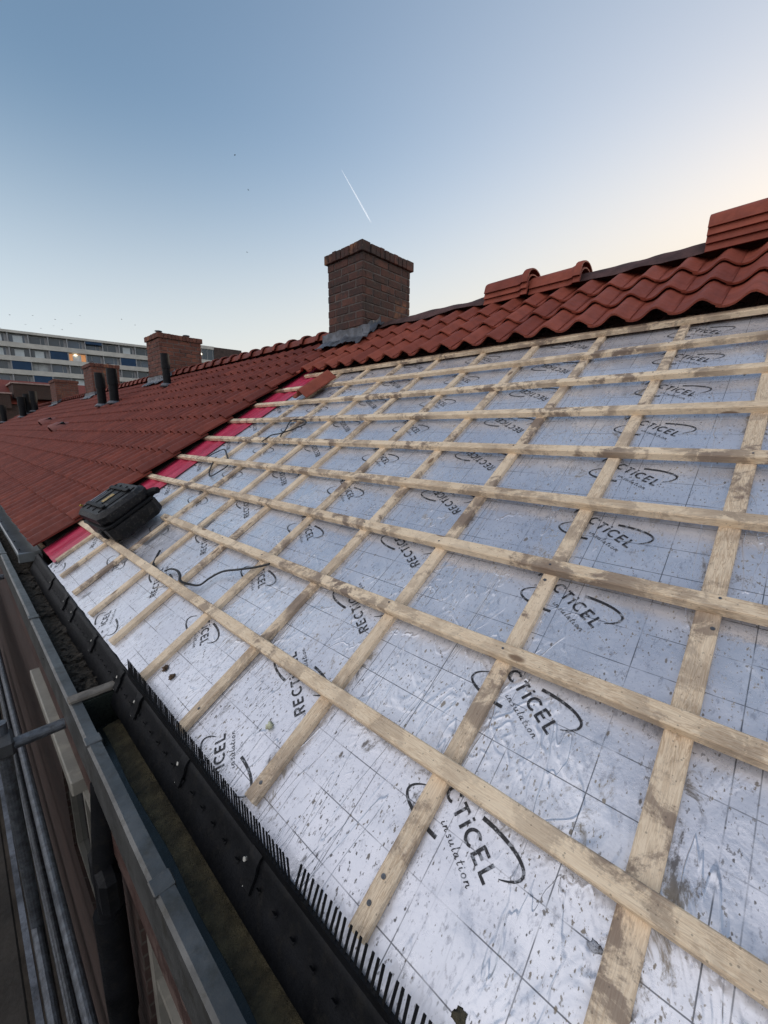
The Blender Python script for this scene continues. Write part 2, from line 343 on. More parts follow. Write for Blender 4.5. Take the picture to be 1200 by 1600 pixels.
# ---------------------------------------------------------------- clay pantiles
TW,G=.213,.33
def prof(s): return .026*math.cos(2*math.pi*(s-.70))+.004*math.cos(4*math.pi*(s-.70))
def add_tile(mb,u1,v0,rng,L=.405,base=.012,mi=0,nose=.0115,short=None):
    """tile whose far-left edge is at Y=u1, nose at v0; s runs toward the camera (-Y)"""
    n=12; tone=rng.random(); du=rng.uniform(-.0025,.0025); dv=rng.uniform(-.004,.004); dh=rng.uniform(-.001,.0015); L=short or L
    pts=[]
    for i in range(n+1):
        s=i/n*1.12; z=prof(s)+(.0 if s<1 else .0)+ (s/1.12)*.0085
        pts.append((-(u1-s*TW+du), z))
    vs=[]
    for (y,lift) in ((v0+dv,.052),(v0+dv+.012,.0535),(v0+dv+L,.020)):
        for (x,z) in pts: vs.append((x,y,z+lift+base+dh))
    for (x,z) in pts: vs.append((x,v0+dv,z+.052-nose+base+dh))          # underside of nose
    for (x,z) in pts: vs.append((x,v0+dv+.05,z+.050-nose+base+dh))
    N=n+1; fs=[]
    for i in range(n):
        fs+= [(i,i+1,N+i+1,N+i),(N+i,N+i+1,2*N+i+1,2*N+i),(3*N+i,3*N+i+1,i+1,i),(4*N+i,4*N+i+1,3*N+i+1,3*N+i)]
    # right-hand joint edge (thickness)
    e=len(vs); x,z=pts[-1]
    vs+=[(x,v0+dv,z+.052-nose+base+dh),(x,v0+dv+L,z+.020-nose+base+dh)]
    fs+=[(n,e,e+1,2*N+n)]
    e=len(vs); x,z=pts[0]
    vs+=[(x,v0+dv,z+.052-nose+base+dh),(x,v0+dv+L,z+.020-nose+base+dh)]
    fs+=[(0,2*N,e+1,e)]
    mb.add(vs,fs,mi,tone)
def tile_field(u0,u1,rows,rng,v_first=-.37,mi=0,skip=None,off=0):
    mb=MB(); nc=round((u1-u0)/TW)
    for r in rows:
        for c in range(nc):
            uu=u0+(c+1)*TW
            if skip and skip(uu-TW/2,v_first+r*G): continue
            add_tile(mb,uu,v_first+r*G,rng,mi=mi,short=.30 if r==max(rows) else None)
    return mb
def ridge_cap(mb,M,L=.42,rw=.125,tone=.5):
    """half-round ridge tile, axis local y 0..L, collar at y=0"""
    n=12; secs=[(0,1.27),(.012,1.32),(.05,1.32),(.066,1.12),(.10,1.0),(L-.03,.94),(L,.92)]
    vs=[];N=n+1
    for th in (0,.013):
        for y,k in secs:
            for i in range(N):
                a=math.pi*(i/n)*1.06-.03*math.pi; r=rw*k-th
                z=math.sin(a)*r*.74; x=math.cos(a)*r
                if i in (0,n): z=-.030; x*=1.12
                if i in (1,n-1): z=-.004; x*=1.04
                vs.append(M@Vector((x,y,z)))
    fs=[];q=len(secs)
    for j in range(q-1):
        for i in range(n):
            fs.append((j*N+i,j*N+i+1,(j+1)*N+i+1,(j+1)*N+i)); o=q*N
            fs.append((o+(j+1)*N+i,o+(j+1)*N+i+1,o+j*N+i+1,o+j*N+i))
    for i in range(n):
        fs.append((q*N+i,q*N+i+1,i+1,i)); o=(q-1)*N; fs.append((o+i,o+i+1,q*N+o+i+1,q*N+o+i))
    for i in (0,n):
        for j in range(q-1): fs.append((j*N+i,(j+1)*N+i,q*N+(j+1)*N+i,q*N+j*N+i))
    mb.add(vs,fs,0,tone)
# ---------------------------------------------------------------- brick chimney
RIDX,RIDZ=3.80,1.30
def chimney(parent,x0,x1,y0,y1,ztop,mat,rng,zb=.6,flash=True,cowls=0):
    H=.086; bl=.245; bh=.074; j=.010
    mb=MB(); mb.box((x0+.006,y0+.006,zb),(x1-.006,y1-.006,ztop-.02),1)
    nrow=int((ztop-.115-zb)/H)
    def bricks(a0,a1,fixed,ax,row,z):
        L=a1-a0; a=a0-(bl*.5 if row%2 else 0)
        while a<a1-.01:
            s=max(a0,a); e=min(a1,a+bl-j)
            if e-s>.03:
                d=rng.uniform(-.0035,.0035); tn=rng.random()**1.5
                dz=rng.uniform(-.001,.001)
                if ax=='x-': mb.cbox((fixed+d,s,z+dz),(fixed+.05,e,z+bh+dz),.004,0,tn)
                if ax=='x+': mb.cbox((fixed-.05,s,z+dz),(fixed+d,e,z+bh+dz),.004,0,tn)
                if ax=='y-': mb.cbox((s,fixed+d,z+dz),(e,fixed+.05,z+bh+dz),.004,0,tn)
                if ax=='y+': mb.cbox((s,fixed-.05,z+dz),(e,fixed+d,z+bh+dz),.004,0,tn)
            a+=bl+j*.6
    for r in range(nrow):
        z=ztop-.115-(r+1)*H+.01
        bricks(y0,y1,x0,'x-',r,z); bricks(y0,y1,x1,'x+',r,z); bricks(x0+.052,x1-.052,y0,'y-',r+1,z); bricks(x0+.052,x1-.052,y1,'y+',r+1,z)
    st=mb.build('chimney',[mat,MORT],parent)
    cp=MB(); o=.032; z0=ztop-.105
    def cap(a0,a1,fixed,ax):
        n=max(2,round((a1-a0)/.075)); w=(a1-a0)/n
        for i in range(n):
            s=a0+i*w+.003; e=a0+(i+1)*w-.003; d=rng.uniform(-.004,.004); zt=ztop+rng.uniform(-.007,.006); tn=rng.random()**1.5
            if ax=='x-': cp.cbox((fixed-o+d,s,z0),(fixed+.1,e,zt),.005,0,tn)
            if ax=='x+': cp.cbox((fixed-.1,s,z0),(fixed+o+d,e,zt),.005,0,tn)
            if ax=='y-': cp.cbox((s,fixed-o+d,z0),(e,fixed+.1,zt),.005,0,tn)
            if ax=='y+': cp.cbox((s,fixed-.1,z0),(e,fixed+o+d,zt),.005,0,tn)
    cap(y0-o,y1+o,x0,'x-');cap(y0-o,y1+o,x1,'x+');cap(x0+.105,x1-.105,y0,'y-');cap(x0+.105,x1-.105,y1,'y+')
    cp.box((x0+.02,y0+.02,ztop-.1),(x1-.02,y1-.02,ztop-.012),1)
    cp.build('brick_cap',[mat,MORT],st)
    if flash:
        # crumpled lead apron in front, soaker up the near side
        fl=MB()
        def zr(x,h=0): return (x-OX)/CA*SA+OZ+h/CA      # height of slope at x
        nx,ny=12,40; vs=[];fs=[]
        for i in range(nx+1):
            for k in range(ny+1):
                y=y0-.13+(y1-y0+.24)*k/ny
                d=i/nx
                if d<.4: x=x0-.012; z=zr(x0,.10)+.10-d/.4*.08
                else: dd=(d-.4)/.6; x=x0-.012-dd*.16; z=zr(x,.098-dd*.006)
                a=noise.noise(Vector((x*11,y*9,z*9)))*.034+noise.noise(Vector((x*24,y*21,2)))*.022
                if d>.4: z+=a+.018; x+=noise.noise(Vector((y*8,3,1)))*.03*(d)
                else: x-=abs(a)*.4; z+=noise.noise(Vector((y*7,9,1)))*.035*(1-d/.4)
                vs.append((x,y,z))
        for i in range(nx):
            for k in range(ny): b=i*(ny+1)+k; fs.append((b,b+1,b+ny+2,b+ny+1))
        fl.add(vs,fs)
        vs=[];fs=[];nx=22;ny=7
        for i in range(nx+1):
            for k in range(ny+1):
                x=x0-.02+min(x1-x0-.06,RIDX-x0+.0)*i/nx; d=k/ny
                if d<.5: y=y0-.012; z=zr(x,.10)+.085-(d/.5)*.06
                else: dd=(d-.5)/.5; y=y0-.012-dd*.09; z=zr(x,.100)
                a=noise.noise(Vector((x*13,y*9,5)))*.034+noise.noise(Vector((x*27,y*22,5)))*.018
                if d>=.5: z+=a+.014
                else: y-=abs(a)*.4; z+=noise.noise(Vector((x*9,4,1)))*.03*(1-d/.5)
                vs.append((x,y,z))
        for i in range(nx):
            for k in range(ny): b=i*(ny+1)+k; fs.append((b,b+1,b+ny+2,b+ny+1))
        fl.add(vs,fs); fl.build('lead_flashing',LEAD,st,smooth=True)
    for c in range(cowls):
        yy=y0+(y1-y0)*(.30+.0*c); xx=x0+.15+(x1-x0-.3)*c/max(1,cowls-1)
        cm=MB(); r=.055
        cm.tube([(xx,(y0+y1)/2,ztop-.02),(xx,(y0+y1)/2,ztop+.07)],r,12)
        cm.tube([(xx,(y0+y1)/2,ztop+.10),(xx,(y0+y1)/2,ztop+.112),(xx,(y0+y1)/2,ztop+.122)],[r*1.45,r*1.35,r*.5],14)
        for q in range(3):
            a=q*2.1; cm.tube([(xx+math.cos(a)*r,(y0+y1)/2+math.sin(a)*r,ztop+.06),(xx+math.cos(a)*r*1.1,(y0+y1)/2+math.sin(a)*r*1.1,ztop+.105)],.005,5)
        cm.build('chimney_cowl',GALV,st)
    return st
# ================================================================ the house being re-roofed
HOUSE=thing('terraced_house',(.25,1.5,-6.6),'nearest terraced house with its roof stripped to silver insulation and bare pine battens','house','terraced houses in the brick row')
U0,U1=-1.35,3.89
ur=lambda a,b:(-b,-a)
def bend(x,y):
    """gentle billow of the loose foil (metres)"""
    a=noise.noise(Vector((x*2.1,y*1.7,0)))*.0035+noise.noise(Vector((x*6.5,y*5.1,3)))*.0018
    k=max(0.,min(1.,(x+.75-.8*y)/1.2)); k=max(k,.12)
    q=noise.noise(Vector((x*17+noise.noise(Vector((x*5,y*5,1)))*1.6,y*8,5)))
    a+=k*(.0036*q+.0012*noise.noise(Vector((x*40,y*22,9))))
    return a
FH=-.0505
mb=MB(); nx,ny=420,250; x0,x1,y0,y1=-U1,-U0,-.388,3.62; vs=[];fs=[]
for j in range(ny+1):
    y=y0+(y1-y0)*(j/ny)**1.25
    for i in range(nx+1):
        x=x1-(x1-x0)*(i/nx)**1.25
        vs.append((x,y+(.004*noise.noise(Vector((x*9,0,0))) if j==0 else 0),FH+bend(x,y)))
for j in range(ny):
    for i in range(nx): b=j*(nx+1)+i; fs.append((b,b+nx+1,b+nx+2,b+1))
mb.add(vs,fs,0); mb.box((x0,y0+.012,FH-.10),(x1,y1,FH-.012),1)
# ---- printed lettering on the foil (ribbons 1 mm above it)
def stroke(pts,wd,T,close=False):
    P=[Vector((p[0],p[1],0)) for p in pts]; out=[]
    n=len(P); ww=wd if isinstance(wd,list) else [wd]*n
    for i in range(n):
        t=(P[min(i+1,n-1)]-P[max(i-1,0)]).normalized(); nn=Vector((-t.y,t.x,0))
        for sg in (1,-1):
            q=T@(P[i]+nn*ww[i]*.5*sg); out.append((q.x,q.y,FH+.0013+bend(q.x,q.y)))
    mb.add(out,[(2*i,2*i+1,2*i+3,2*i+2) for i in range(n-1)],2)
def arc(cx,cy,a,b,t0,t1,n=12): return [(cx+a*math.cos(R(t0+(t1-t0)*i/n)),cy+b*math.sin(R(t0+(t1-t0)*i/n))) for i in range(n+1)]
LET={'R':(.66,[[(0,0),(0,1)],[(0,.93)]+[(.3,.93)]+arc(.3,.70,.23,.23,80,-80,6)+[(.3,.47),(0,.47)],[(.27,.47),(.52,0)]]),
'E':(.60,[[(0,0),(0,1)],[(0,.93),(.48,.93)],[(0,.5),(.42,.5)],[(0,.07),(.48,.07)]]),
'C':(.74,[arc(.42,.5,.38,.44,48,312,14)]),
'T':(.62,[[(.27,0),(.27,1)],[(-.02,.93),(.56,.93)]]),
'i':(.26,[[(.05,0),(.05,.78)],[(.05,.93),(.05,1.08)]]),
'L':(.56,[[(0,0),(0,1)],[(0,.07),(.46,.07)]])}
SCR={'i':(.42,[[(0,.7),(-.02,.15),(.12,0),(.3,.2)],[(.06,1.0),(.07,1.08)]]),
'n':(.75,[[(0,.8),(-.03,0)],[(-.02,.35),(.2,.75),(.4,.7),(.4,.2),(.5,0),(.66,.2)]]),
's':(.55,[[(.4,.72),(.15,.8),(.05,.6),(.35,.3),(.3,.05),(.02,.05)]]),
'u':(.75,[[(0,.78),(-.02,.2),(.15,0),(.4,.2),(.48,.78)],[(.48,.78),(.46,.15),(.58,0),(.7,.2)]]),
'l':(.35,[[(.06,1.6),(0,.3),(.08,0),(.28,.2)]]),
'a':(.72,[[(.42,.72),(.18,.78),(.0,.4),(.1,.05),(.3,.12),(.45,.72),(.43,.15),(.55,0),(.68,.2)]]),
't':(.5,[[(.14,1.4),(.06,.25),(.16,0),(.36,.15)],[(-.1,.85),(.4,.9)]]),
'o':(.68,[arc(.26,.39,.25,.38,90,450,10)])}
def logo(cx,cy,flip):
    L=Matrix.Translation((cx,cy,0))@Matrix.Rotation(math.pi if flip else 0,4,'Z')
    T=L@Matrix.Rotation(R(-32.9),4,'Z'); hh=.0365; a=-.146
    for ch in 'RECTiCEL':
        adv,sts=LET[ch]
        for st in sts: stroke([((a+p[0]*hh*1.08),p[1]*hh) for p in st],.0066,T)
        a+=adv*hh*1.50
    a=-.026; k=.0125
    for ch in 'insulation':
        adv,sts=SCR[ch]
        for st in sts: stroke([(a+p[0]*k*1.25+p[1]*k*.2,-.034+p[1]*k) for p in st],.0019,T)
        a+=adv*k*1.72
    for sg in (1,-1):
        n=30; pts=[];ws=[]
        for i in range(n+1):
            th=76-(76+42)*i/n; pts.append((sg*.146*math.cos(R(th)),sg*.0455*math.sin(R(th)))); ws.append(.0078*(1-i/n)**.6+.0016)
        stroke(pts,ws,L)
for k in range(-1,4):
    for r in range(-2,11):
        for (uc,vc,fl) in ((.394+1.326*k,.2415+.328*r,False),(1.08+1.326*k,.316+.328*r,True)):
            if U0+.2<uc<U1-.12 and -.40<vc<3.3: logo(-uc,vc,fl)
# trim ribbons that would hang over the board's eaves edge
keep=[i for i,f in enumerate(mb.f) if mb.m[i]!=2 or all(mb.v[q][1]>y0+.004 for q in f)]
mb.f=[mb.f[i] for i in keep]; mb.m=[mb.m[i] for i in keep]; mb.c=[mb.c[i] for i in keep]
o=mb.build('insulation_layer',[FOIL,EDGE,INK],HOUSE,roof=True,smooth=True)
# ---- counter battens (up the slope) and battens (along the eaves)
DC=[.010,-.010,-.003,.005,-.004,-.001,.002,.001,.001]; DR=[-.010,-.002,.007,.006,.003,.005,0,-.001,-.007,0,0,0]
rng=random.Random(3)
def lath(axis,c,a,b,wd,h0,h1,rng,name,mat,par):
    m_=MB(); seg=max(6,int((b-a)/.05)); N=8; r=.003; vs=[];fs=[]
    sd=rng.uniform(0,99)
    for k in range(seg+1):
        t=a+(b-a)*k/seg; cc=c+.004*noise.noise(Vector((t*.8,sd,0))); ww=wd/2+.0012*noise.noise(Vector((t*7,sd,4)))
        up=.0012*noise.noise(Vector((t*1.1,sd,7)))
        ring=[(-ww,h0),(-ww,h1-r),(-ww+r,h1),(ww-r,h1),(ww,h1-r),(ww,h0)]
        for p,q in ring:
            q+=up if q>h0 else 0
            vs.append((t,cc+p,q) if axis==0 else (cc+p,t,q))
    N=6
    for k in range(seg):
        for i in range(N):
            j=(i+1)%N; f=(k*N+i,k*N+j,(k+1)*N+j,(k+1)*N+i); fs.append(f if axis==1 else f[::-1])
    e=tuple(range(N)); l=tuple(seg*N+i for i in range(N)); fs.append(e[::-1] if axis==1 else e); fs.append(l if axis==1 else l[::-1])
    m_.add(vs,fs); return m_.build(name,mat,par,roof=True)
for c in range(-1,10):
    uc=.061+.42333*(c-1)+(DC[c-1] if 1<=c<=9 else 0)
    wd=.052 if c==1 else rng.uniform(.042,.046)
    v0_=(-.350 if c<4 else -.368)+rng.uniform(-.006,.006)
    lath(1,-uc,v0_,2.75,wd,-.0495,-.0285,rng,'counter_batten',WY,HOUSE)
lath(1,-4.02+.2,-.325,-.02,.04,-.0495,-.0285,rng,'counter_batten',WY,HOUSE)
ENDS=[4.30,3.10,4.52,4.42,4.28,4.32,4.20,4.10,4.05]
for r in range(9):
    vc=r*G+DR[r]
    lath(0,vc,-ENDS[r],-U0,.0445,-.0285,.0,rng,'batten',WX,HOUSE)
    if r in (0,2,3,4,5,6,7):
        o=lath(0,vc+.004,-(ENDS[r]+.34),-(ENDS[r]+.004),.042,-.034,-.008,rng,'batten',WOLD,HOUSE); o['label']='short old brown batten end beside the tiles'
# nail heads at the crossings
for r in range(9):
    for c in range(1,10):
        uc=.061+.42333*(c-1); vc=r*G+DR[r]
        if rng.random()<.55 and not(r==1 and c>8):
            n_=MB(); x=-uc+rng.uniform(-.008,.008); y=vc+rng.uniform(-.010,.010); n_.tube([(x,y,-.001),(x,y,.0016)],.0036,8); n_.build('nail_head',GALV,HOUSE,roof=True)
for uc,v in ((.061,.60),(.061,.655),(.484,-.30),(.484,.62),(.907,-.30),(1.33,-.29),(.484,-.25)):
    n_=MB(); n_.tube([(-uc+.004,v,-.029),(-uc+.004,v,-.0268)],.0052,12); n_.tube([(-uc+.004,v,-.027),(-uc+.004,v,-.0262)],.002,6); n_.build('screw_head',GALV,HOUSE,roof=True)
# ---- crimson membrane beside the neighbour, dark underlay beyond
m_=MB(); nx,ny=26,70; vs=[];fs=[]
for j in range(ny+1):
    v=-.345+(3.0+.345)*j/ny
    for i in range(nx+1):
        s=i/nx; u=4.46-.64*s+.03*noise.noise(Vector((v*1.3,s*2,0)))*(1 if i in range(nx-2,nx+1) else .4)
        if v>2.3: u-= (v-2.3)*.18*(1-s)
        h=-.040+.016*math.exp(-((s-.42)/.07)**2)+.012*math.exp(-((s-.80)/.05)**2)-.006*math.exp(-((s-.6)/.06)**2)+.007*noise.noise(Vector((s*9,v*2,3)))+.004*noise.noise(Vector((s*30,v*5,3)))
        if 0<v<.4: h-=.006
        vs.append((-u,v,min(h,-.031)))
for j in range(ny):
    for i in range(nx): b=j*(nx+1)+i; fs.append((b,b+1,b+nx+2,b+nx+1))
m_.add(vs,fs); o=m_.build('membrane_strip',RED,HOUSE,roof=True,smooth=True); o['label']='folded glossy crimson membrane strip'
m_=MB(); m_.box((-5.0,-.34,-.12),(-4.40,3.6,-.055)); m_.build('underlay',UNDER,HOUSE,roof=True)
for (a,b,c,d) in ((4.36,-.33,4.41,-.02),(4.50,-.33,4.55,.05)):
    m_=MB(); m_.cbox((-c,b,-.054),(-a,d,-.034),.003); m_.build('old_board',WOLD,HOUSE,roof=True)
m_=MB(); m_.cbox((-4.66,-.345,-.034),(-4.33,-.315,-.012),.003); m_.build('old_board',WOLD,HOUSE,roof=True)
# dark tape patches on the foil
for (u,v,a,b) in ((3.03,.20,.16,.20),(2.62,.42,.13,.08),(3.5,2.2,.30,.16),(2.15,2.36,.17,.05),(3.0,-.02,.10,.10)):
    m_=MB(); vs=[];fs=[];n=8
    for j in range(n+1):
        for i in range(n+1):
            x=-u+a*(i/n-.5)+.006*noise.noise(Vector((j*.7,u,v))); y=v+b*(j/n-.5); vs.append((x,y,FH+.003+bend(x,y)))
    for j in range(n):
        for i in range(n): q=j*(n+1)+i; fs.append((q,q+1,q+n+2,q+n+1))
    m_.add(vs,fs); m_.build('tape_patch',TAPE,HOUSE,roof=True,smooth=True)
# ---- finished tiles near the ridge
rng=random.Random(5)
mb=MB()
for r in range(3):
    for c in range(-8,22):
        uu=3.965+.0-(c)*TW+TW*.0
        if c==-0 and False: continue
        if uu<-1.2 or uu>4.30+.0: continue
        add_tile(mb,uu,2.622+r*G,rng,short=.38 if r==2 else None)
mb.build('tile_field',TNEW,HOUSE,roof=True,auto=50)
# ridge board and dark membrane over it
m_=MB(); vs=[];fs=[];n=90
for k in range(n+1):
    y=-1.3+(3.66+1.3)*k/n
    for i,(dx,dz) in enumerate(((-.115,-.045),(-.095,-.020),(-.06,.012),(-.03,.036),(.0,.040),(.04,.03),(.10,-.015),(.17,-.06))):
        a=noise.noise(Vector((y*2.2,i*.35,1)))*.026+noise.noise(Vector((y*6,i*.5,1)))*.014
        vs.append((RIDX+dx+a*.4,y,RIDZ-.045+dz+a))
for k in range(n):
    for i in range(7): b=k*8+i; fs.append((b,b+1,b+9,b+8))
m_.add(vs,fs); m_.build('ridge_membrane',RIDGEM,HOUSE,smooth=True)
# back slope, gable side, walls, windows
m_=MB(); m_.add([(RIDX,-1.35,RIDZ-.02),(RIDX,4.25,RIDZ-.02),(RIDX+3.8,4.25,RIDZ-2.4),(RIDX+3.8,-1.35,RIDZ-2.4)],[(0,1,2,3)]); m_.build('back_roof_slope',TOLD,HOUSE)
# chimney on the party wall
chimney(HOUSE,3.50,4.33,3.68,4.30,2.105,BRK,random.Random(7),zb=.75)
# ================================================================ gutter, eaves tray and comb
GX0,GX1,GF,GL=.205,.45,-1.235,-1.10
def gut(name,par,ya,yb,mat,front=GX0,floor=GF,lip=GL,back=GX1,lw=.040,th=.004):
    p=[(back,floor+.12),(back,floor),(front+.018,floor),(front+.012,lip-.004),(front+lw,lip-.002),(front+lw,lip+.007),(front+.006,lip+.009),(front-.003,lip+.002),(front-.003,floor-.02),(back+.004,floor-.02),(back+.004,floor+.12)]
    m_=MB(); m_.prism(p,1,ya,yb,seg=max(2,int((yb-ya)/.12)),jit=.0025); return m_.build(name,mat,par)
gt=gut('gutter',HOUSE,-1.3,12.0,ZINC)
# soldered overlaps on the rim
for y in (.93,1.62,3.05,4.9):
    m_=MB(); m_.cbox((GX0-.006,y,GL-.03),(GX0+.045,y+.05,GL+.0125),.003); m_.build('rim_joint',ZINC,gt)
m_=MB(); m_.cbox((GX0+.0,1.935,GL+.004),(GX1-.07,1.985,GL+.022),.004,M=Matrix.Identity(4)); m_.build('gutter_brace',plain('grey_brown_brace',(.17,.15,.125),.85,0,.3,25,.5),gt)
m_=MB(); m_.box((GX0+.02,1.925,GF),(GX1-.02,1.94,GL)); m_.build('gutter_baffle',GREENZ,gt)
m_=MB(); vs=[];fs=[];n=220
for k in range(n+1):                       # thin wet silt band along the inner half of the floor
    y=-1.2+3.1*k/n
    for i in range(9):
        x=.295+.012*noise.noise(Vector((y*3,0,0)))+(.45-.295)*i/8; z=GF+.0045+(.016*(i/8)**.7+.006*noise.noise(Vector((x*20,y*14,0)))+.003*noise.noise(Vector((x*70,y*60,0))))*(1 if i else 0)
        vs.append((x,y,z))
for k in range(n):
    for i in range(8): b=k*9+i; fs.append((b,b+1,b+10,b+9))
m_.add(vs,fs); o=m_.build('silt',SILT,smooth=True); tag(o,'wet olive brown silt lying along the near gutter floor','silt',kind='stuff')
m_=MB(); m_.box((.225,-1.25,GF),(.40,1.92,GF+.003)); m_.build('dark_floor',GREENZ,gt)  # dark green sheet over the near gutter floor
m_=MB(); vs=[];fs=[];n=240
for k in range(n+1):
    y=1.95+4.6*k/n
    for i in range(13):
        x=.225+(.445-.225)*i/12; z=GF+.065+.016*noise.noise(Vector((x*14,y*8,0)))+.012*noise.noise(Vector((x*50,y*40,3)))
        vs.append((x,y,z))
for k in range(n):
    for i in range(12): b=k*13+i; fs.append((b,b+1,b+14,b+13))
m_.add(vs,fs)
rng=random.Random(8)
for k in range(420):
    x=rng.uniform(.235,.42);y=1.98+rng.random()**1.5*2.6; z=GF+.072+rng.uniform(0,.02); r=rng.uniform(.003,.010)
    a=rng.uniform(0,6.28); e=Vector((math.cos(a),math.sin(a),rng.uniform(-.3,.5)))*r*rng.choice((1,1,3,5)); f_=Vector((-e.y,e.x,rng.uniform(-.01,.01)))*.35
    p=Vector((x,y,z)); m_.add([p-e-f_,p+e-f_*.3,p+e*.8+f_,p-e*.7+f_],[(0,1,2,3)])
o=m_.build('leaf_litter',DEBR); tag(o,'dark rotting leaf litter filling the old gutter behind the brace','leaf litter',kind='stuff')
# eaves tray: black sections lapping every 0.43 m
def tray(par,ya,yb):
    pr_=[(.420,-1.016),(.408,-1.014),(.398,-1.020),(.390,-1.032),(.385,-1.052),(.367,-1.086),(.350,-1.120),(.341,-1.156),(.346,-1.158),(.358,-1.122),(.375,-1.090),(.392,-1.056),(.398,-1.038),(.408,-1.030),(.420,-1.030)]
    m_=MB(); m_.prism(pr_,1,ya,yb,seg=4,jit=.003)
    m_.prism([(.401,-1.016),(.392,-1.026),(.385,-1.040),(.381,-1.054),(.363,-1.088),(.358,-1.094),(.356,-1.086),(.376,-1.050),(.380,-1.032),(.389,-1.018),(.398,-1.011)],1,ya-.012,ya+.03)     # collar
    o=m_.build('eaves_tray',BLK,par,auto=40)
    for k in range(int((yb-ya)/.07)):
        y=ya+.07+k*.07; a=Vector((.3765,y,-1.068)); dv=Vector((-.018,0,-.034)).normalized(); nn=Vector((-.034,0,.018)).normalized()*.0035
        h=MB(); h.add([a+nn+Vector((0,-.007,0)),a+nn+Vector((0,.007,0)),a+nn+dv*.016],[(0,1,2)]); h.add([a+nn*3.2+Vector((0,-.007,0))-dv*.002,a+nn*3.2+Vector((0,.007,0))-dv*.002,a+nn+Vector((0,.007,0)),a+nn+Vector((0,-.007,0))],[(0,1,2,3)]); h.build('vent_hood',BLK,o)
    s_=MB(); a=Vector((.3835,ya+.045,-1.054)); d=Vector((-.034,0,.018)).normalized()
    s_.tube([a,a+d*.006],.0055,10); s_.tube([a+Vector((-.012,-.012,-.02)),a+Vector((-.026,-.03,-.034))],.003,6); s_.build('screw',plain('bright_screw',(.7,.68,.62),.35,.6) if 'bs' not in globals() else bs,o)
    return o
bs=plain('bright_screw',(.7,.68,.62),.35,.6)
for k,y in enumerate([-.55,-.12,.33,.785,1.22,1.665,1.905,2.361,2.844,3.073,3.546]):
    nxt=[-.12,.33,.785,1.22,1.665,1.905,2.361,2.844,3.073,3.546,4.35][k]; tray(HOUSE,y,nxt)
# comb filler
def comb(par,ya,yb,lean):
    m_=MB(); b0=W(0,-.392,-.045); 
    m_.prism([(b0.x-.004,b0.z-.03),(b0.x+.004,b0.z-.03),(b0.x+.004,b0.z+.012),(b0.x-.004,b0.z+.012)],1,ya,yb)
    y=ya+.004; k=0
    while y<yb-.004:
        base=W(y,-.392,-.040); 
        tip=W(y+(-.002 if lean>0 else .020)+.002*math.sin(k*1.7),-.343+(0 if lean>0 else -.012),.001 if lean>0 else .004)
        mid=(base+tip)/2+Vector((.0,0,.002))
        ws=.0030
        vs=[];
        for p in (base,mid,tip):
            for dx,dy in ((-.0012,-ws),(.0012,-ws),(.0012,ws),(-.0012,ws)): vs.append(p+Vector((dx,dy,0)))
        fs=[(8,9,10,11)]
        for a in (0,4):
            for i in range(4): j=(i+1)%4; fs.append((a+i,a+j,a+4+j,a+4+i))
        m_.add(vs,fs); y+=.0150; k+=1
    o=m_.build('comb_filler',BLK,par); return o
for ya,yb,l in ((-.35,.655,1),(.655,1.66,-1),(1.66,1.86,-1)): comb(HOUSE,ya,yb,l)
# fascia, wall, windows
m_=MB(); m_.prism([(.229,-1.258),(.30,-1.258),(.30,-1.54),(.24,-1.54),(.229,-1.53)],1,-1.3,5.0,seg=30,jit=.002); m_.build('fascia_board',FASC,HOUSE)
m_=MB()
WIN=[(2.02,3.35,-1.60,-3.0),(.30,1.50,-1.60,-3.0)]
wx=.262
ys=[-1.35]+sorted([v for a in WIN for v in a[:2]])+[4.25]
m_.box((wx,-1.35,-1.54),(wx+.22,4.25,-1.27)); 
for i in range(0,len(ys)-1,2): m_.box((wx,ys[i],-6.6),(wx+.22,ys[i+1],-1.54))
for a in WIN: m_.box((wx,a[0],-6.6),(wx+.22,a[1],a[3]))
for a in WIN: m_.box((wx+.002,a[0],a[2]),(wx+.22,a[1],-1.54))
m_.box((wx+.22,-1.35,-6.6),(wx+7,-1.2,-1.3))
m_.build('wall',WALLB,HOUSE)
for i,(ya,yb,zt,zb) in enumerate(WIN):
    m_=MB(); f=.055
    m_.box((wx+.02,ya,zb),(wx+.09,ya+f,zt)); m_.box((wx+.02,yb-f,zb),(wx+.09,yb,zt)); m_.box((wx+.02,ya+f,zt-f),(wx+.09,yb-f,zt)); m_.box((wx+.02,ya+f,zb),(wx+.09,yb-f,zb+f))
    mid=(ya+yb)/2; m_.box((wx+.025,mid-.02,zb+f),(wx+.085,mid+.02,zt-f)); m_.box((wx+.025,ya+f,zt-.5),(wx+.084,mid-.02,zt-.46)); m_.box((wx+.025,mid+.02,zt-.5),(wx+.084,yb-f,zt-.46))
    wn=m_.build('window',CREAM,HOUSE)
    m_=MB(); m_.box((wx+.05,ya+f,zb+f),(wx+.056,yb-f,zt-f)); m_.build('pane',GLS,wn)
m_=MB(); m_.cbox((.183,2.08,-1.62),(.247,3.36,-1.545),.006); m_.build('window_head_board',CREAM,HOUSE)
m_=MB(); m_.tube([(.235,1.62,-1.25),(.20,1.60,-1.6),(.195,1.6,-6.5)],.04,14); m_.tube([(.195,1.6,-1.78),(.195,1.6,-2.30)],.052,14); m_.tube([(.195,1.6,-3.0),(.195,1.6,-3.08)],.052,14)
m_.cbox((.165,1.50,-1.72),(.235,1.71,-1.56),.02); m_.build('downpipe',BLK,HOUSE,auto=40)
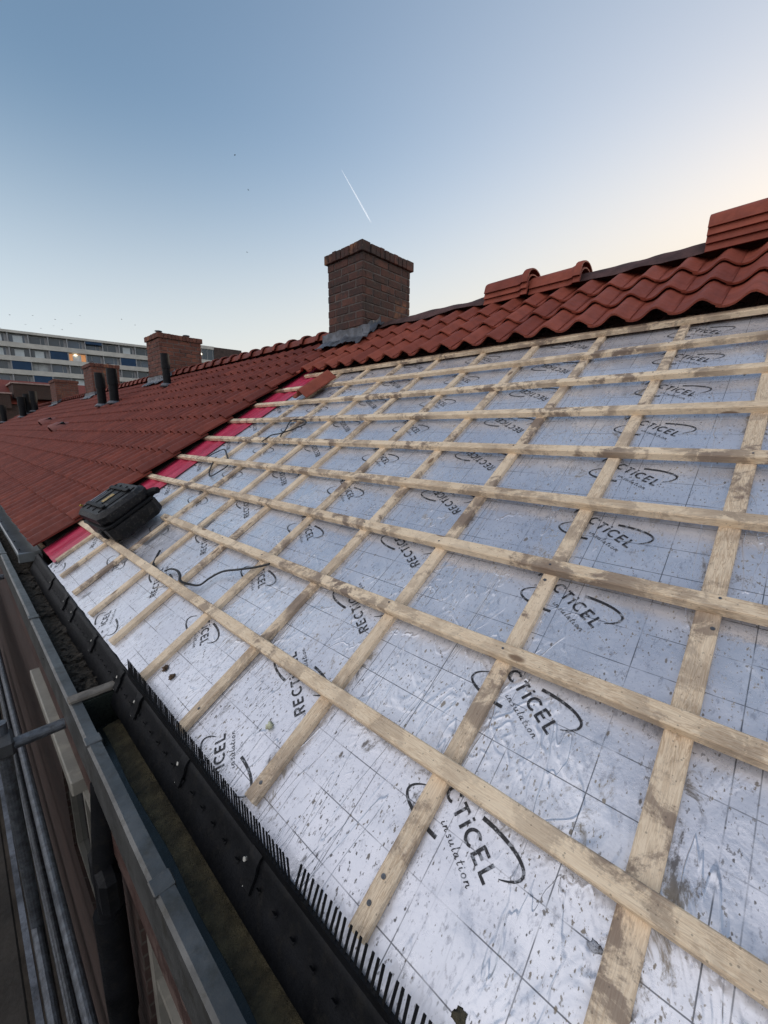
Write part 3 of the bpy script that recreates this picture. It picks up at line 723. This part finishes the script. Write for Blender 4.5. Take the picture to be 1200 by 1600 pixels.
# ================================================================ neighbouring houses of the row
def neighbour(i,y0,y1,label,ch,rng,gut_new):
    H=thing('terraced_house',(.25,(y0+y1)/2,-6.6),label,'house','terraced houses in the brick row')
    mb=tile_field(y0,y1,range(12),rng,-.37)
    mb.build('tiled_roof',TOLD,H,roof=True,auto=50)
    m_=MB(); m_.box((-y1+.02,-.36,-.10),(-y0-.06,3.65,-.03)); m_.build('underlay',UNDER,H,roof=True)
    L=.36; k=0; y=y0+(.12 if i==0 else 0)
    rc=MB()
    while y<y1-.02:
        M=Matrix.Translation((RIDX,y,RIDZ-.05+rng.uniform(-.004,.004)))@Matrix.Rotation(R(rng.uniform(-.6,.6)),4,'X'); ridge_cap(rc,M,min(.42,y1-y+.06),.112,rng.random()); y+=L; k+=1
    rc.build('ridge_capping',TOLD,H,auto=45)
    m_=MB(); m_.add([(RIDX,y0,RIDZ-.02),(RIDX,y1,RIDZ-.02),(RIDX+3.8,y1,RIDZ-2.4),(RIDX+3.8,y0,RIDZ-2.4)],[(0,1,2,3)]); m_.build('back_roof_slope',TOLD,H)
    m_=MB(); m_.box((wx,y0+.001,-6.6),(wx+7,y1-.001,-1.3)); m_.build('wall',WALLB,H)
    if i==0:
        p=[(.445,-1.0),(.44,-1.08),(.32,-1.08),(.306,-1.055),(.306,-1.025),(.313,-1.01),(.298,-1.005),(.290,-1.015),(.294,-1.06),(.312,-1.092),(.45,-1.092)]
        m_=MB(); m_.prism(p,1,y0+.22,y1,seg=20,jit=.002); gg=m_.build('gutter',ZNEW,H)
        m_=MB(); m_.cbox((.288,y0+.19,-1.094),(.448,y0+.222,-1.01),.006); m_.build('gutter_end',ZNEW,gg)
        for yy in (4.9,5.3,5.9,6.6,7.4): 
            q=MB(); q.tube([(.33,yy+.01,-1.08),(.33,yy+.01,-1.072)],.012,8); q.build('gutter_clip',BLK,gg)
        f=MB(); f.prism([(.229,-1.258),(.30,-1.258),(.30,-1.54),(.229,-1.53)],1,5.0,y1,seg=4); f.build('fascia_board',FASC,H)
    if ch: chimney(H,*ch,rng,zb=.6,flash=True,cowls=2)
    return H
VENT=tile_mat('pinkish_vent_tile',(.22,.075,.065),(.28,.11,.09))
def pipe(H,u,v,top,r=.075,mat=BLK):
    b=W(u,v,.06); m_=MB(); z=b.z
    m_.tube([(b.x,b.y,z-.12),(b.x,b.y,z+top*.55)],r,14); m_.tube([(b.x,b.y,z+top*.55),(b.x,b.y,z+top*.56),(b.x,b.y,z+top)],[r*1.18,r*1.18,r*1.14],14)
    o=m_.build('flue_pipe',mat,H,auto=40)
    f=MB(); f.tube([W(u,v,.075)+Vector((0,0,-.02)),W(u,v,.075)+Vector((0,0,.05))],[r*1.9,r*1.15],14); f.build('flue_collar',LEAD,o,smooth=True)
rng=random.Random(21)
N1=neighbour(0,4.25,10.64,'second terraced house, its dark red tiled roof bordering the crimson strip',(3.50,4.41,10.13,10.95,2.11,BRK2),rng,True)
pipe(N1,8.95,2.95,.62,.07)
N2=neighbour(1,10.64,17.03,'third terraced house of the row, two black flue pipes standing together on its roof',(3.50,4.27,16.2,17.3,2.11,BRK2),rng,False)
pipe(N2,11.80,2.38,.76,.09); pipe(N2,10.98,2.44,.76,.09)
for H,u,v in ((N2,12.1,1.43),(N2,15.6,1.75)):
    m_=MB(); vs=[];n=10
    for (yy,hh,ww) in ((-.20,.20,.20),(-.18,.235,.215),(.0,.20,.20),(.20,.06,.13)):
        for k in range(n+1):
            a=math.pi*k/n; vs.append((-u+math.cos(a)*ww,v+yy,.05+math.sin(a)*hh*.75+.0))
    fs=[(j*(n+1)+k,j*(n+1)+k+1,(j+1)*(n+1)+k+1,(j+1)*(n+1)+k) for j in range(3) for k in range(n)]
    m_.add(vs,fs); vo=m_.build('roof_vent',VENT,H,roof=True,smooth=True); q=MB(); q.box((-u-.15,v-.13,.05),(-u+.15,v+.1,.16)); q.build('vent_opening',BLK,vo,roof=True)
N3=neighbour(2,17.03,23.42,'fourth terraced house of the row, far roof ending in a broad low brick chimney',(3.50,4.3,22.5,23.7,2.1,BRK2),rng,False)
N4=neighbour(3,23.42,32.0,'farthest terraced house of the row with a trio of short black flue pipes',None,rng,False)
for u,v in ((26.4,2.42),(26.6,2.72),(26.2,2.95),(31.4,2.05)): pipe(N4,u,v,.95,.13)
# ================================================================ taller red brick house closing the row
B=thing('red_brick_house',(6,41,-6.6),'taller red brick house with pale ledges behind the far end of the row','house')
m_=MB(); m_.box((1.0,38,-6.6),(12,46,1.7)); m_.box((-6,40,-6.6),(1.0,46,2.3)); m_.build('wall',WALLB,B)
m_=MB(); m_.add([(-6.3,39.8,2.3),(1.2,39.8,2.3),(1.2,43,4.0),(-6.3,43,4.0)],[(0,1,2,3)]); m_.add([(-6.3,46,2.3),(1.2,46,2.3),(1.2,43,4.0),(-6.3,43,4.0)],[(3,2,1,0)]); m_.add([(1.2,39.8,2.3),(1.2,46,2.3),(1.2,43,4.0)],[(0,1,2)])
m_.add([(.9,37.8,1.7),(12.2,37.8,1.7),(12.2,42,3.6),(.9,42,3.6)],[(0,1,2,3)]); m_.add([(.9,46,1.7),(12.2,46,1.7),(12.2,42,3.6),(.9,42,3.6)],[(3,2,1,0)]); m_.add([(.9,37.8,1.7),(.9,46,1.7),(.9,42,3.6)],[(0,2,1)]); m_.build('roof',TOLD,B)
for a,b,y,z in ((3.6,6.8,37.9,3.05),(1.6,3.4,37.9,2.35),(.6,1.4,37.7,1.6)):
    m_=MB(); m_.box((a,y-.1,z-.95),(b,y+3,z)); m_.build('dormer',WALLB,B); m_=MB(); m_.box((a-.1,y-.2,z),(b+.1,y+3.1,z+.09)); m_.build('dormer_ledge',plain('pinkish_stone',(.35,.24,.21),.8),B)
# ================================================================ high-rise flats
def flats():
    P0=Vector((9.2,132.0,0)); P1=Vector((54.0,125.0,0)); d=(P1-P0).normalized(); nrm=Vector((d.y,-d.x,0)); top=22.45
    M=Matrix(((d.x,-nrm.x,0,P0.x),(d.y,-nrm.y,0,P0.y),(0,0,1,0),(0,0,0,1)))    # local x along, y into the block, z up
    F=thing('apartment_block',M@Vector((22,5,-6.6)),'long multi-storey block of flats with white bands and blue sunblinds','building')
    conc=plain('pale_concrete_band',(.56,.53,.47),.85,0,.12,.5,.2); dk=plain('dark_facade',(.06,.06,.065),.8,0,.2,.5); gry=plain('grey_frame',(.33,.33,.33),.6,0,.1,1)
    blue=plain('blue_sunblind',(.009,.042,.10),.7,0,.15,1); cur=plain('pale_curtain',(.42,.43,.42),.8,0,.2,1); bw=plain('flats_dark_brick',(.075,.05,.042),.9,0,.3,1.5)
    gl=NT('flats_glass').out((.05,.065,.08),.12,0,None,.6); glb=NT('bluish_glass').out((.08,.11,.15),.15,0,None,.6); wh=plain('white_blind',(.62,.66,.66),.7,0,.08,1)
    lt=NT('lit_room'); lt.b.inputs['Emission Color'].default_value=(1,.45,.18,1); lt.b.inputs['Emission Strength'].default_value=.13; lt=lt.out((.3,.15,.08),.8)
    lamp=NT('ceiling_lamp_glow'); lamp.b.inputs['Emission Color'].default_value=(1,.85,.6,1); lamp.b.inputs['Emission Strength'].default_value=.9; lamp=lamp.out((.8,.8,.8),.6)
    Lm=48.6; bay=3.62; fl=3.02; nf=9
    m_=MB(); m_.box((0,1.3,-6.6),(Lm,12,top-.35),M=M); m_.build('core_wall',dk,F)
    m_=MB(); m_.box((-.4,-.15,top-.55),(Lm+.1,12.2,top),M=M); m_.build('roof_edge',conc,F)
    rng=random.Random(4)
    for k in range(nf):
        z=top-.55-fl*(k+1)
        if z<-6: break
        m_=MB(); m_.box((-.3,-.2,z-.12),(Lm,.0,z+.95),M=M); m_.box((-.3,.0,z-.12),(Lm,1.35,z+.05),M=M); m_.build('balcony_band',conc,F)
        if k>5: continue
        for b in range(12):
            x=b*bay+.15+.3*(k%2==1)*0
            q=MB(); q.box((x-.14,0,z+.95),(x+.10,1.3,z+fl-.12),M=M); q.build('divider_wall',gry,F)
            kind=rng.choice(['g','g','g','b','b','c','g'])
            if (k,b) in ((1,3),(2,1),(3,2),(1,7)): kind='B'
            if (k,b)==(1,4): kind='L'
            if (k,b)==(1,1) : kind='w'
            if (k,b)==(0,5): kind='T'
            a0,a1=x+.12,x+bay-.16
            wn=MB(); wn.box((a0,.95,z+.1),(a1,1.28,z+fl-.13),M=M) 
            m2={'g':gl,'b':glb,'c':cur,'B':gl,'L':lt,'w':gl,'T':glb}[kind]
            wo=wn.build('window',m2,F)
            fr=MB(); 
            s1=a0+(a1-a0)*rng.choice((.62,.7,.3))
            fr.box((s1-.06,.88,z+.9),(s1+.06,.95,z+fl-.13),M=M); fr.box((a0,.88,z+fl-.3),(a1,.945,z+fl-.13),M=M)
            if kind in 'gbcT': fr.box((a1-.55,.86,z+.9),(a1-.05,.943,z+fl-.3),M=M)
            fr.build('frame',gry,wo)
            if kind=='B': q=MB(); q.box((x+.1,-.05,z+.97),(x+bay-.16,.05,z+fl-.14),M=M); q.build('sunblind',blue,F)
            if kind=='T': q=MB(); q.box((x+.1,-.30,z+fl-.75),(x+bay-.16,.05,z+fl-.12),M=M); q.build('sunblind',blue,F)
            if kind=='w' or rng.random()<.22: q=MB(); q.box((a0+.7,.82,z+.95),(a0+2.4,.86,z+fl-.45),M=M); q.build('blind',wh,F)
            if kind=='L': q=MB(); q.sphere(M@Vector((a0+1.3,.6,z+fl-.55)),.28,n=8,sc=(1.3,1.3,.5)); q.build('ceiling_lamp',lamp,F)
    # taller head block at the right-hand end
    m_=MB(); m_.box((Lm+.0,-2.5,-6.6),(Lm+8,12,top+1.4),M=M); m_.build('end_wall',bw,F)
    m_=MB(); m_.box((Lm-6.5,-2.6,top+.65),(Lm+.0,6,top+1.5),M=M); m_.box((Lm-6.5,-2.6,top-3.2),(Lm,-2.4,top-2.3),M=M); m_.box((Lm-6.5,-2.6,top-6.2),(Lm,-2.4,top-5.3),M=M);m_.build('balcony_band',conc,F)
    m_=MB(); m_.box((Lm-6.4,-2.35,-6.6),(Lm-.01,6,top+.65),M=M); m_.build('window',gl,F)
    for k in range(5): q=MB(); q.box((Lm-6.4+k*1.5,-2.45,top-2.3),(Lm-6.3+k*1.5,-2.36,top+.65),M=M); q.build('divider_wall',gry,F)
    for x,z in ((Lm-3.6,top-.9),(Lm+5.3,top-.6)):
        q=MB(); q.sphere(M@Vector((x,-2.62,z)),.26,n=8); q.build('wall_lamp',lamp,F)
flats()
# dark tree and bare twigs left of the flats
rng=random.Random(9)
def tree(base,h,spread,label,leaf,nleaf,col):
    T=thing('tree',base,label,'tree')
    tr=MB(); base=Vector(base); br=[]
    tr.tube([base,base+Vector((.1,0,h*.45)),base+Vector((0,.1,h*.9))],[h*.02,h*.014,h*.004],8)
    for k in range(26):
        z=h*rng.uniform(.35,.92); a=rng.uniform(0,6.28); L=spread*rng.uniform(.4,1)*(1.25-z/h)
        p0=base+Vector((0,0,z)); p1=p0+Vector((math.cos(a)*L*.5,math.sin(a)*L*.5,L*.45)); p2=p0+Vector((math.cos(a)*L,math.sin(a)*L,L*1.1)); tr.tube([p0,p1,p2],[h*.006,h*.004,h*.0012],5); br.append((p1,p2))
        for q in range(4):
            p=p1.lerp(p2,rng.random()); e=p+Vector((rng.uniform(-1,1),rng.uniform(-1,1),rng.uniform(.2,1.4)))*L*.3; tr.tube([p,e],[h*.002,h*.0007],4); br.append((p,e))
    tr.build('trunk',plain('bark_'+col,(.07,.055,.045),.95),T)
    if leaf:
        lf=MB()
        for k in range(nleaf):
            a,b=rng.choice(br); p=a.lerp(b,rng.uniform(.1,1.1))+Vector([rng.gauss(0,.45) for _ in range(3)]); e=Vector([rng.uniform(-1,1) for _ in range(3)]).normalized()*.2; f_=e.orthogonal().normalized()*.12
            lf.add([p-e,p-f_,p+e,p+f_],[(0,1,2,3)])
        lf.build('crown',plain('dark_leaves',(.035,.045,.03),.8,0,.4,1),T)
tree((-3.5,100,-6.6),24,5.5,'dark tree beside the left end of the flats',True,5000,'a')
tree((14,150,-6.6),35,5,'bare treetop rising above the roof edge of the flats',False,0,'b')
# ================================================================ things lying on the roof
# black tool case
RN=ROOF.to_3x3().to_4x4()
TB=thing('tool_case',W(3.38,.18,0),'black ribbed plastic tool case with yellow latches lying on the lowest battens','tool case')
TM=Matrix.Translation(W(3.125,.01,.004))@RN@Matrix.Rotation(R(3),4,'Z')@Matrix.Scale(-1,4,(1,0,0))
# local: x = away from camera (0..Lx), y up-slope (0..Ly), z height
def tb(m_,name,mat,par=TB,auto=35):
    mm=m_.build(name,mat,par,auto=auto); me=mm.data; me.flip_normals() if TM.determinant()<0 else None; return mm
Lx,Ly,Lz=.53,.375,.225
def loopbox(m_,prof2,z0,z1,ins=0):
    pass
def oct_prism(m_,x0,x1,y0,y1,z0,z1,c,top=0.02,mi=0):
    def ring(i,z): 
        a=c
        return [(x0+i+a,y0+i,z),(x1-i-a,y0+i,z),(x1-i,y0+i+a,z),(x1-i,y1-i-a,z),(x1-i-a,y1-i,z),(x0+i+a,y1-i,z),(x0+i,y1-i-a,z),(x0+i,y0+i+a,z)]
    vs=ring(top*.7,z0)+ring(0,z0+top)+ring(0,z1-top)+ring(top,z1); vs=[TM@Vector(p) for p in vs]; fs=[tuple(range(8))[::-1],tuple(range(24,32))]
    for r in range(3):
        for i in range(8): j=(i+1)%8; fs.append((r*8+i,r*8+j,(r+1)*8+j,(r+1)*8+i))
    m_.add(vs,fs,mi)
m_=MB(); oct_prism(m_,0,Lx,0,Ly,0,.125,.040,.02); body=tb(m_,'case_base',RUF)
m_=MB(); oct_prism(m_,.004,Lx-.004,.004,Ly-.004,.130,Lz,.045,.026); lid=tb(m_,'case_lid',RUF)
m_=MB(); oct_prism(m_,-.008,Lx+.008,-.008,Ly+.008,.117,.134,.045,.004); tb(m_,'case_rim',BLK)
for x in (.08,.21,.34,.44):                       # raised ribs over the lid
    m_=MB(); m_.cbox((x,.05,Lz-.004),(x+.012,Ly-.05,Lz+.006),.003,M=TM); tb(m_,'lid_rib',BLK,lid)
m_=MB(); m_.cbox((.07,.08,Lz+.009),(.44,.11,Lz+.020),.004,M=TM); m_.cbox((.07,Ly-.11,Lz+.009),(.44,Ly-.08,Lz+.020),.004,M=TM); tb(m_,'lid_rail',BLK,lid)
m_=MB(); m_.cbox((.235,.14,Lz-.001),(.290,.23,Lz+.003),.0015,M=TM); tb(m_,'sticker',LAB,lid)
m_=MB(); m_.cbox((.425,.11,Lz-.001),(.485,.24,Lz+.003),.0015,M=TM); tb(m_,'sticker',GREYP,lid)
m_=MB(); m_.cbox((.125,.14,Lz-.003),(.195,.27,Lz+.002),.0015,M=TM); tb(m_,'lid_recess',BLK,lid)
for y in (.06,.25):                               # latches on the far end
    m_=MB(); m_.cbox((Lx-.03,y,.13),(Lx+.016,y+.06,.205),.005,M=TM); tb(m_,'latch',YEL)
m_=MB(); m_.tube([TM@Vector(p) for p in ((Lx+.01,.08,.165),(Lx-.02,.06,Lz+.012),(Lx-.05,.05,Lz+.016))],.006,6); tb(m_,'trim',YEL)
m_=MB(); m_.tube([TM@Vector(p) for p in ((.30,Ly,.12),(.31,Ly+.035,.13),(.34,Ly+.05,.135),(.40,Ly+.05,.135),(.43,Ly+.035,.13),(.44,Ly,.12))],.011,8); tb(m_,'handle',BLK)
m_=MB(); m_.tube([TM@Vector(p) for p in ((.05,Ly-.02,.15),(.02,Ly+.02,.15),(-.01,Ly+.035,.145))],[.03,.026,.022],10); tb(m_,'nozzle',BLK)
m_=MB(); m_.cbox((.16,-.014,.02),(.24,.004,.09),.004,M=TM); m_.cbox((.175,-.018,.03),(.225,-.010,.07),.003,M=TM); tb(m_,'side_clip',BLK)
# loose roof tile
LT=MB(); tm=Matrix.Translation(W(3.47,2.06,-.002))@RN@Matrix.Rotation(R(-14),4,'Z')
def loose(mb,M):
    n=14; vs=[];N=n+1
    for th in (0,.012):
        for y in (0,.02,.39,.41):
            for i in range(N):
                s=i/n*1.1; z=.050+prof(s)*1.5-th; vs.append(M@Vector((s*.225,y,z)))
    fs=[]
    for j in range(3):
        for i in range(n):
            fs.append((j*N+i,j*N+i+1,(j+1)*N+i+1,(j+1)*N+i)); o=4*N; fs.append((o+(j+1)*N+i,o+(j+1)*N+i+1,o+j*N+i+1,o+j*N+i))
    for i in range(n): fs.append((4*N+i,4*N+i+1,i+1,i)); o=3*N; fs.append((o+i,o+i+1,4*N+o+i+1,4*N+o+i))
    for i in (0,n):
        for j in range(3): fs.append((j*N+i,(j+1)*N+i,4*N+(j+1)*N+i,4*N+j*N+i) if i==0 else (j*N+i,4*N+j*N+i,4*N+(j+1)*N+i,(j+1)*N+i))
    mb.add(vs,fs,0,.8)
loose(LT,Matrix.Translation(W(3.55,2.03,.0))@RN@Matrix.Rotation(R(-4),4,'Z'))
tag(LT.build('roof_tile',TNEW,auto=50),'single loose orange clay tile lying on the battens over the crimson strip','roof tile')
# ridge cap stacks
def caps(u0,n,labels,grp,dy=0,step=.043,z=RIDZ+.055,tilt=0):
    for k in range(n):
        c=MB(); M=Matrix.Translation((RIDX-.015,u0+dy*k,z+step*k))@Matrix.Rotation(R(tilt),4,'X'); ridge_cap(c,M,.44,.118,random.Random(k*7+int(u0*10)).random())
        tag(c.build('ridge_cap',TNEW,auto=45),labels[k],'ridge cap',grp)
og='loose ridge caps stacked on the ridge'
caps(1.765,3,['bottom cap of the three nested ridge caps nearest the chimney','middle cap of the three nested ridge caps nearest the chimney','top cap of the three nested ridge caps nearest the chimney'],og,step=.050,z=RIDZ-.080)
caps(1.325,2,['lower ridge cap of the pair beside the three-cap stack','upper ridge cap of the pair beside the three-cap stack'],og,step=.050,z=RIDZ-.080)
caps(.10,4,['lowest ridge cap of the stack at the right edge','second lowest ridge cap of the stack at the right edge','second highest ridge cap of the stack at the right edge','topmost ridge cap of the stack at the right edge'],og,step=.050,z=RIDZ-.065)
# black straps
def smooth_path(P,n=6):
    P=[Vector(p) for p in P]; out=[]
    for i in range(len(P)-1):
        a=P[max(i-1,0)];b=P[i];c=P[i+1];d=P[min(i+2,len(P)-1)]
        for k in range(n):
            t=k/n; out.append(.5*((2*b)+(c-a)*t+(2*a-5*b+4*c-d)*t*t+(3*b-a-3*c+d)*t**3))
    out.append(P[-1]); return out
F_=641.888
def on(px,py,h):
    """measured outline point of a strap -> roof coordinates at height h"""
    d=-rz*F_+rx*(px-600)-ry*(py-800); n=Vector((-SA,0,CA)); O=Vector((OX,0,OZ))+n*h; return d*(O.dot(n)/d.dot(n))
def strap(pts,label,grp='black straps lying on the battens',r=.0072):
    P=smooth_path([on(x,y,h) for x,y,h in pts]); m_=MB(); m_.tube(P,r,6,flat=.6); tag(m_.build('strap',BLKR,smooth=True),label,'strap',grp)
strap([(409,690,.006),(424,680,.008),(443,675,.03),(455,657,.02),(474,656,.004),(477,662,.006),(460,670,.01),(443,676,.012),(438,682,.01)],'black strap with a loop near the top of the crimson strip')
strap([(465,688,-.03),(452,691,-.035),(443,694,-.035),(444,689,-.03),(450,686,-.02)],'short black strap end tucked under a batten beside the upper loop')
strap([(316,720,-.02),(328,712,-.025),(337,707,-.03),(350,702,-.02),(354,710,.002),(357,722,-.02),(354,729,-.03),(342,737,-.035),(329,744,-.035),(327,737,-.035),(332,724,-.02),(338,714,.003)],'black strap forming a large open loop beside the crimson strip')
strap([(250,860,-.03),(240,880,-.03),(243,886,-.02)],'short black strap end just below the tool case')
strap([(258,892,-.03),(266,889,-.02),(276,891,.005),(281,898,.008),(282,908,.008),(297,913,-.02),(312,914,-.03),(328,903,-.03),(348,893,-.02),(372,890,-.01),(395,887,.004),(410,884,.004),(421,881,.006)],'long winding black strap crossing the lowest batten')
# crumbs
rng=random.Random(2)
def crumb(px,py,r,mat,name,label,cat,h=-.045,sc=(1,1,.6)):
    p=ROOF.inverted()@on(px,py,h); m_=MB(); m_.sphere(Vector((p.x,p.y,FH+.001+r*sc[2]*.5)),r,n=12,sc=sc,jit=1.1); tag(m_.build(name,mat,roof=True,smooth=True),label,cat)
crumb(421,1134,.011,FOAM,'foam_crumb','pale yellow foam crumb on the foil left of the second counter batten','crumb')
crumb(258,1044,.012,CLOD,'mud_clod','reddish brown mud clod on the foil above the eaves comb','clod')
crumb(268,1057,.011,CLOD,'mud_clod','smaller dark mud clod just below the reddish one','clod')
crumb(930,1479,.009,TAPE,'mortar_crumb','flat grey mortar flake on the foil left of the widest counter batten','crumb',sc=(1.2,.8,.12))
crumb(715,1592,.008,SILT,'mud_clod','dark mud patch on the foil at the bottom of the picture','clod',sc=(1.5,1.3,.12))
# ================================================================ scaffold
SC=thing('scaffold',(-.35,3,-6.6),'galvanised tube scaffold with a dark deck along the house front','scaffold')
m_=MB()
for k in range(4): m_.cbox((-1.0+.232*k,-1.2,-2.56),(-1.0+.232*k+.225,12,-2.51),.006)
m_.build('deck',plain('dark_dirty_deck',(.035,.029,.023),.9,0,.4,4,.8,(.03,.026,.02)),SC)
m_=MB(); m_.tube([(.088,-1.0,-2.15),(.082,12,-2.15)],.0215,14); m_.build('guard_tube',GALV,SC)
m_=MB(); m_.tube([(-.005,-1.0,-2.30),(-.004,12,-2.30)],.0200,12); m_.tube([(-.005,-1,-2.62),(-.004,12,-2.62)],.020,12)
y=-.9
while y<11.5: m_.tube([(-.005,y,-2.30),(-.005,y+.22,-2.62)],.011,8); m_.tube([(-.005,y+.22,-2.62),(-.005,y+.44,-2.30)],.011,8); y+=.44
m_.build('lattice_beam',GALV,SC)
m_=MB(); m_.box((-.055,-1.0,-2.44),(-.032,1.15,-2.30)); m_.box((-.055,1.22,-2.44),(-.032,4.4,-2.30)); m_.box((-.055,4.46,-2.44),(-.032,9,-2.30)); m_.build('toe_board',plain('grey_scuffed_board',(.13,.14,.16),.6,.3,.5,9,.6,(.08,.08,.085)),SC)
for yy in (2.17,4.9,7.6):
    m_=MB(); m_.tube([(-1.1,yy,-1.31),(.205,yy,-1.30)],.0242,14); m_.build('transom_tube',GALV,SC)
    for x in (-.0,-1.0):
        m_=MB(); m_.tube([(x,yy+.06,-6.6),(x,yy+.06,-1.05 if x<-.5 else -1.22)],.0242,14); m_.build('standard_tube',GALV,SC)
    m_=MB(); m_.cbox((-.035,yy-.03,-1.34),(.035,yy+.09,-1.27),.01); m_.tube([(-.05,yy+.03,-1.305),(.05,yy+.03,-1.305)],.01,8); m_.build('coupler',plain('dark_coupler',(.10,.10,.10),.6,.6),SC)
for (z,x) in ((-3.3,.08),(-4.2,.08)):
    m_=MB(); m_.tube([(x,-1,z),(x,12,z)],.0242,12); m_.build('ledger_tube',GALV,SC)
m_=MB(); m_.cbox((-.55,-.6,-4.3),(.12,11,-4.25),.006); m_.build('deck',plain('lower_deck_wood',(.06,.05,.04),.9,0,.4,3,.6),SC)
# ================================================================ birds and contrail
rng=random.Random(31)
def bird(px,py,dist,label,s=.5):
    d=(-rz*F_+rx*(px-600)-ry*(py-800)).normalized(); p=d*dist; m_=MB(); a=rng.uniform(0,3.14); f=Vector((math.cos(a),math.sin(a),0)); l=Vector((-f.y,f.x,0)); up=Vector((0,0,1)); fl=rng.uniform(-.1,.5)
    m_.tube([p-f*s*.35,p-f*s*.12,p+f*s*.15,p+f*s*.32],[s*.03,s*.10,s*.10,s*.03],6)
    for sg in (1,-1): 
        q=p+l*sg*s*.35+up*s*fl*.5; e=p+l*sg*s*.75+up*s*fl*.3-f*s*.1
        m_.add([p+f*s*.12,q+f*s*.16,e,q-f*s*.10,p-f*s*.12,q+up*s*.03],[(0,1,5),(1,2,5),(2,3,5),(3,4,5),(0,5,4)])
        m_.add([p+f*s*.12,q+f*s*.16,e,q-f*s*.10,p-f*s*.12],[(0,4,3,2,1)])
    tag(m_.build('bird',birdm),label,'bird','distant birds over the flats')
birdm=plain('bird_plumage',(.12,.12,.13),.8)
flock='small dark bird in the distant flock above the flats'
for x,y in ((15,492),(51,493),(86,499),(125,493),(40,507),(64,513),(84,509),(111,506),(97,515),(190,499),(211,508)): bird(x,y,rng.uniform(120,150),flock,.45)
bird(367,242,150,'highest lone bird, left of the vapour trail',.65); bird(388,297,150,'lone bird below the highest bird',.6); bird(386,394,150,'lowest lone bird in the open sky left of the big chimney',.6)
# contrail: a thin streak of ice cloud, kilometres away
def ctr():
    D=lambda x,y,k:(-rz*F_+rx*(x-600)-ry*(y-800)).normalized()*k
    a=D(580,348,6000);b=D(534,266,5200); n=24; m_=MB(); P=[a.lerp(b,k/n) for k in range(n+1)]
    m_.tube(P,[1.5+ (6+1*noise.noise(Vector((k*.9,0,0))))*min(1,k/3)*(1-(k/n)**2.2) for k in range(n+1)],8)
    t=NT('ice_cloud'); t.b.inputs['Base Color'].default_value=(.9,.9,.9,1); t.b.inputs['Alpha'].default_value=.55; t.b.inputs['Roughness'].default_value=1
    t.b.inputs['Subsurface Weight'].default_value=0
    tr=t.n('ShaderNodeBsdfTranslucent'); tr.inputs[0].default_value=(1,.97,.93,1); tp=t.n('ShaderNodeBsdfTransparent'); mx=t.n('ShaderNodeMixShader'); mx.inputs[0].default_value=.15
    df=t.n('ShaderNodeBsdfDiffuse'); ad=t.n('ShaderNodeAddShader'); t.l(df.outputs[0],ad.inputs[0]); t.l(tr.outputs[0],ad.inputs[1])
    t.l(tp.outputs[0],mx.inputs[1]); t.l(ad.outputs[0],mx.inputs[2]); t.l(mx.outputs[0],t.t.nodes['Material Output'].inputs[0])
    tag(m_.build('vapour_trail',t.m,smooth=True),'thin white vapour trail above the big chimney','vapour trail')
ctr()
# ---------------------------------------------------------------- lift everything so that the street is at z = 0
for o in list(COL.objects):
    if o.parent is None and o.type not in ('CAMERA','LIGHT'): o.location.z+=EYE
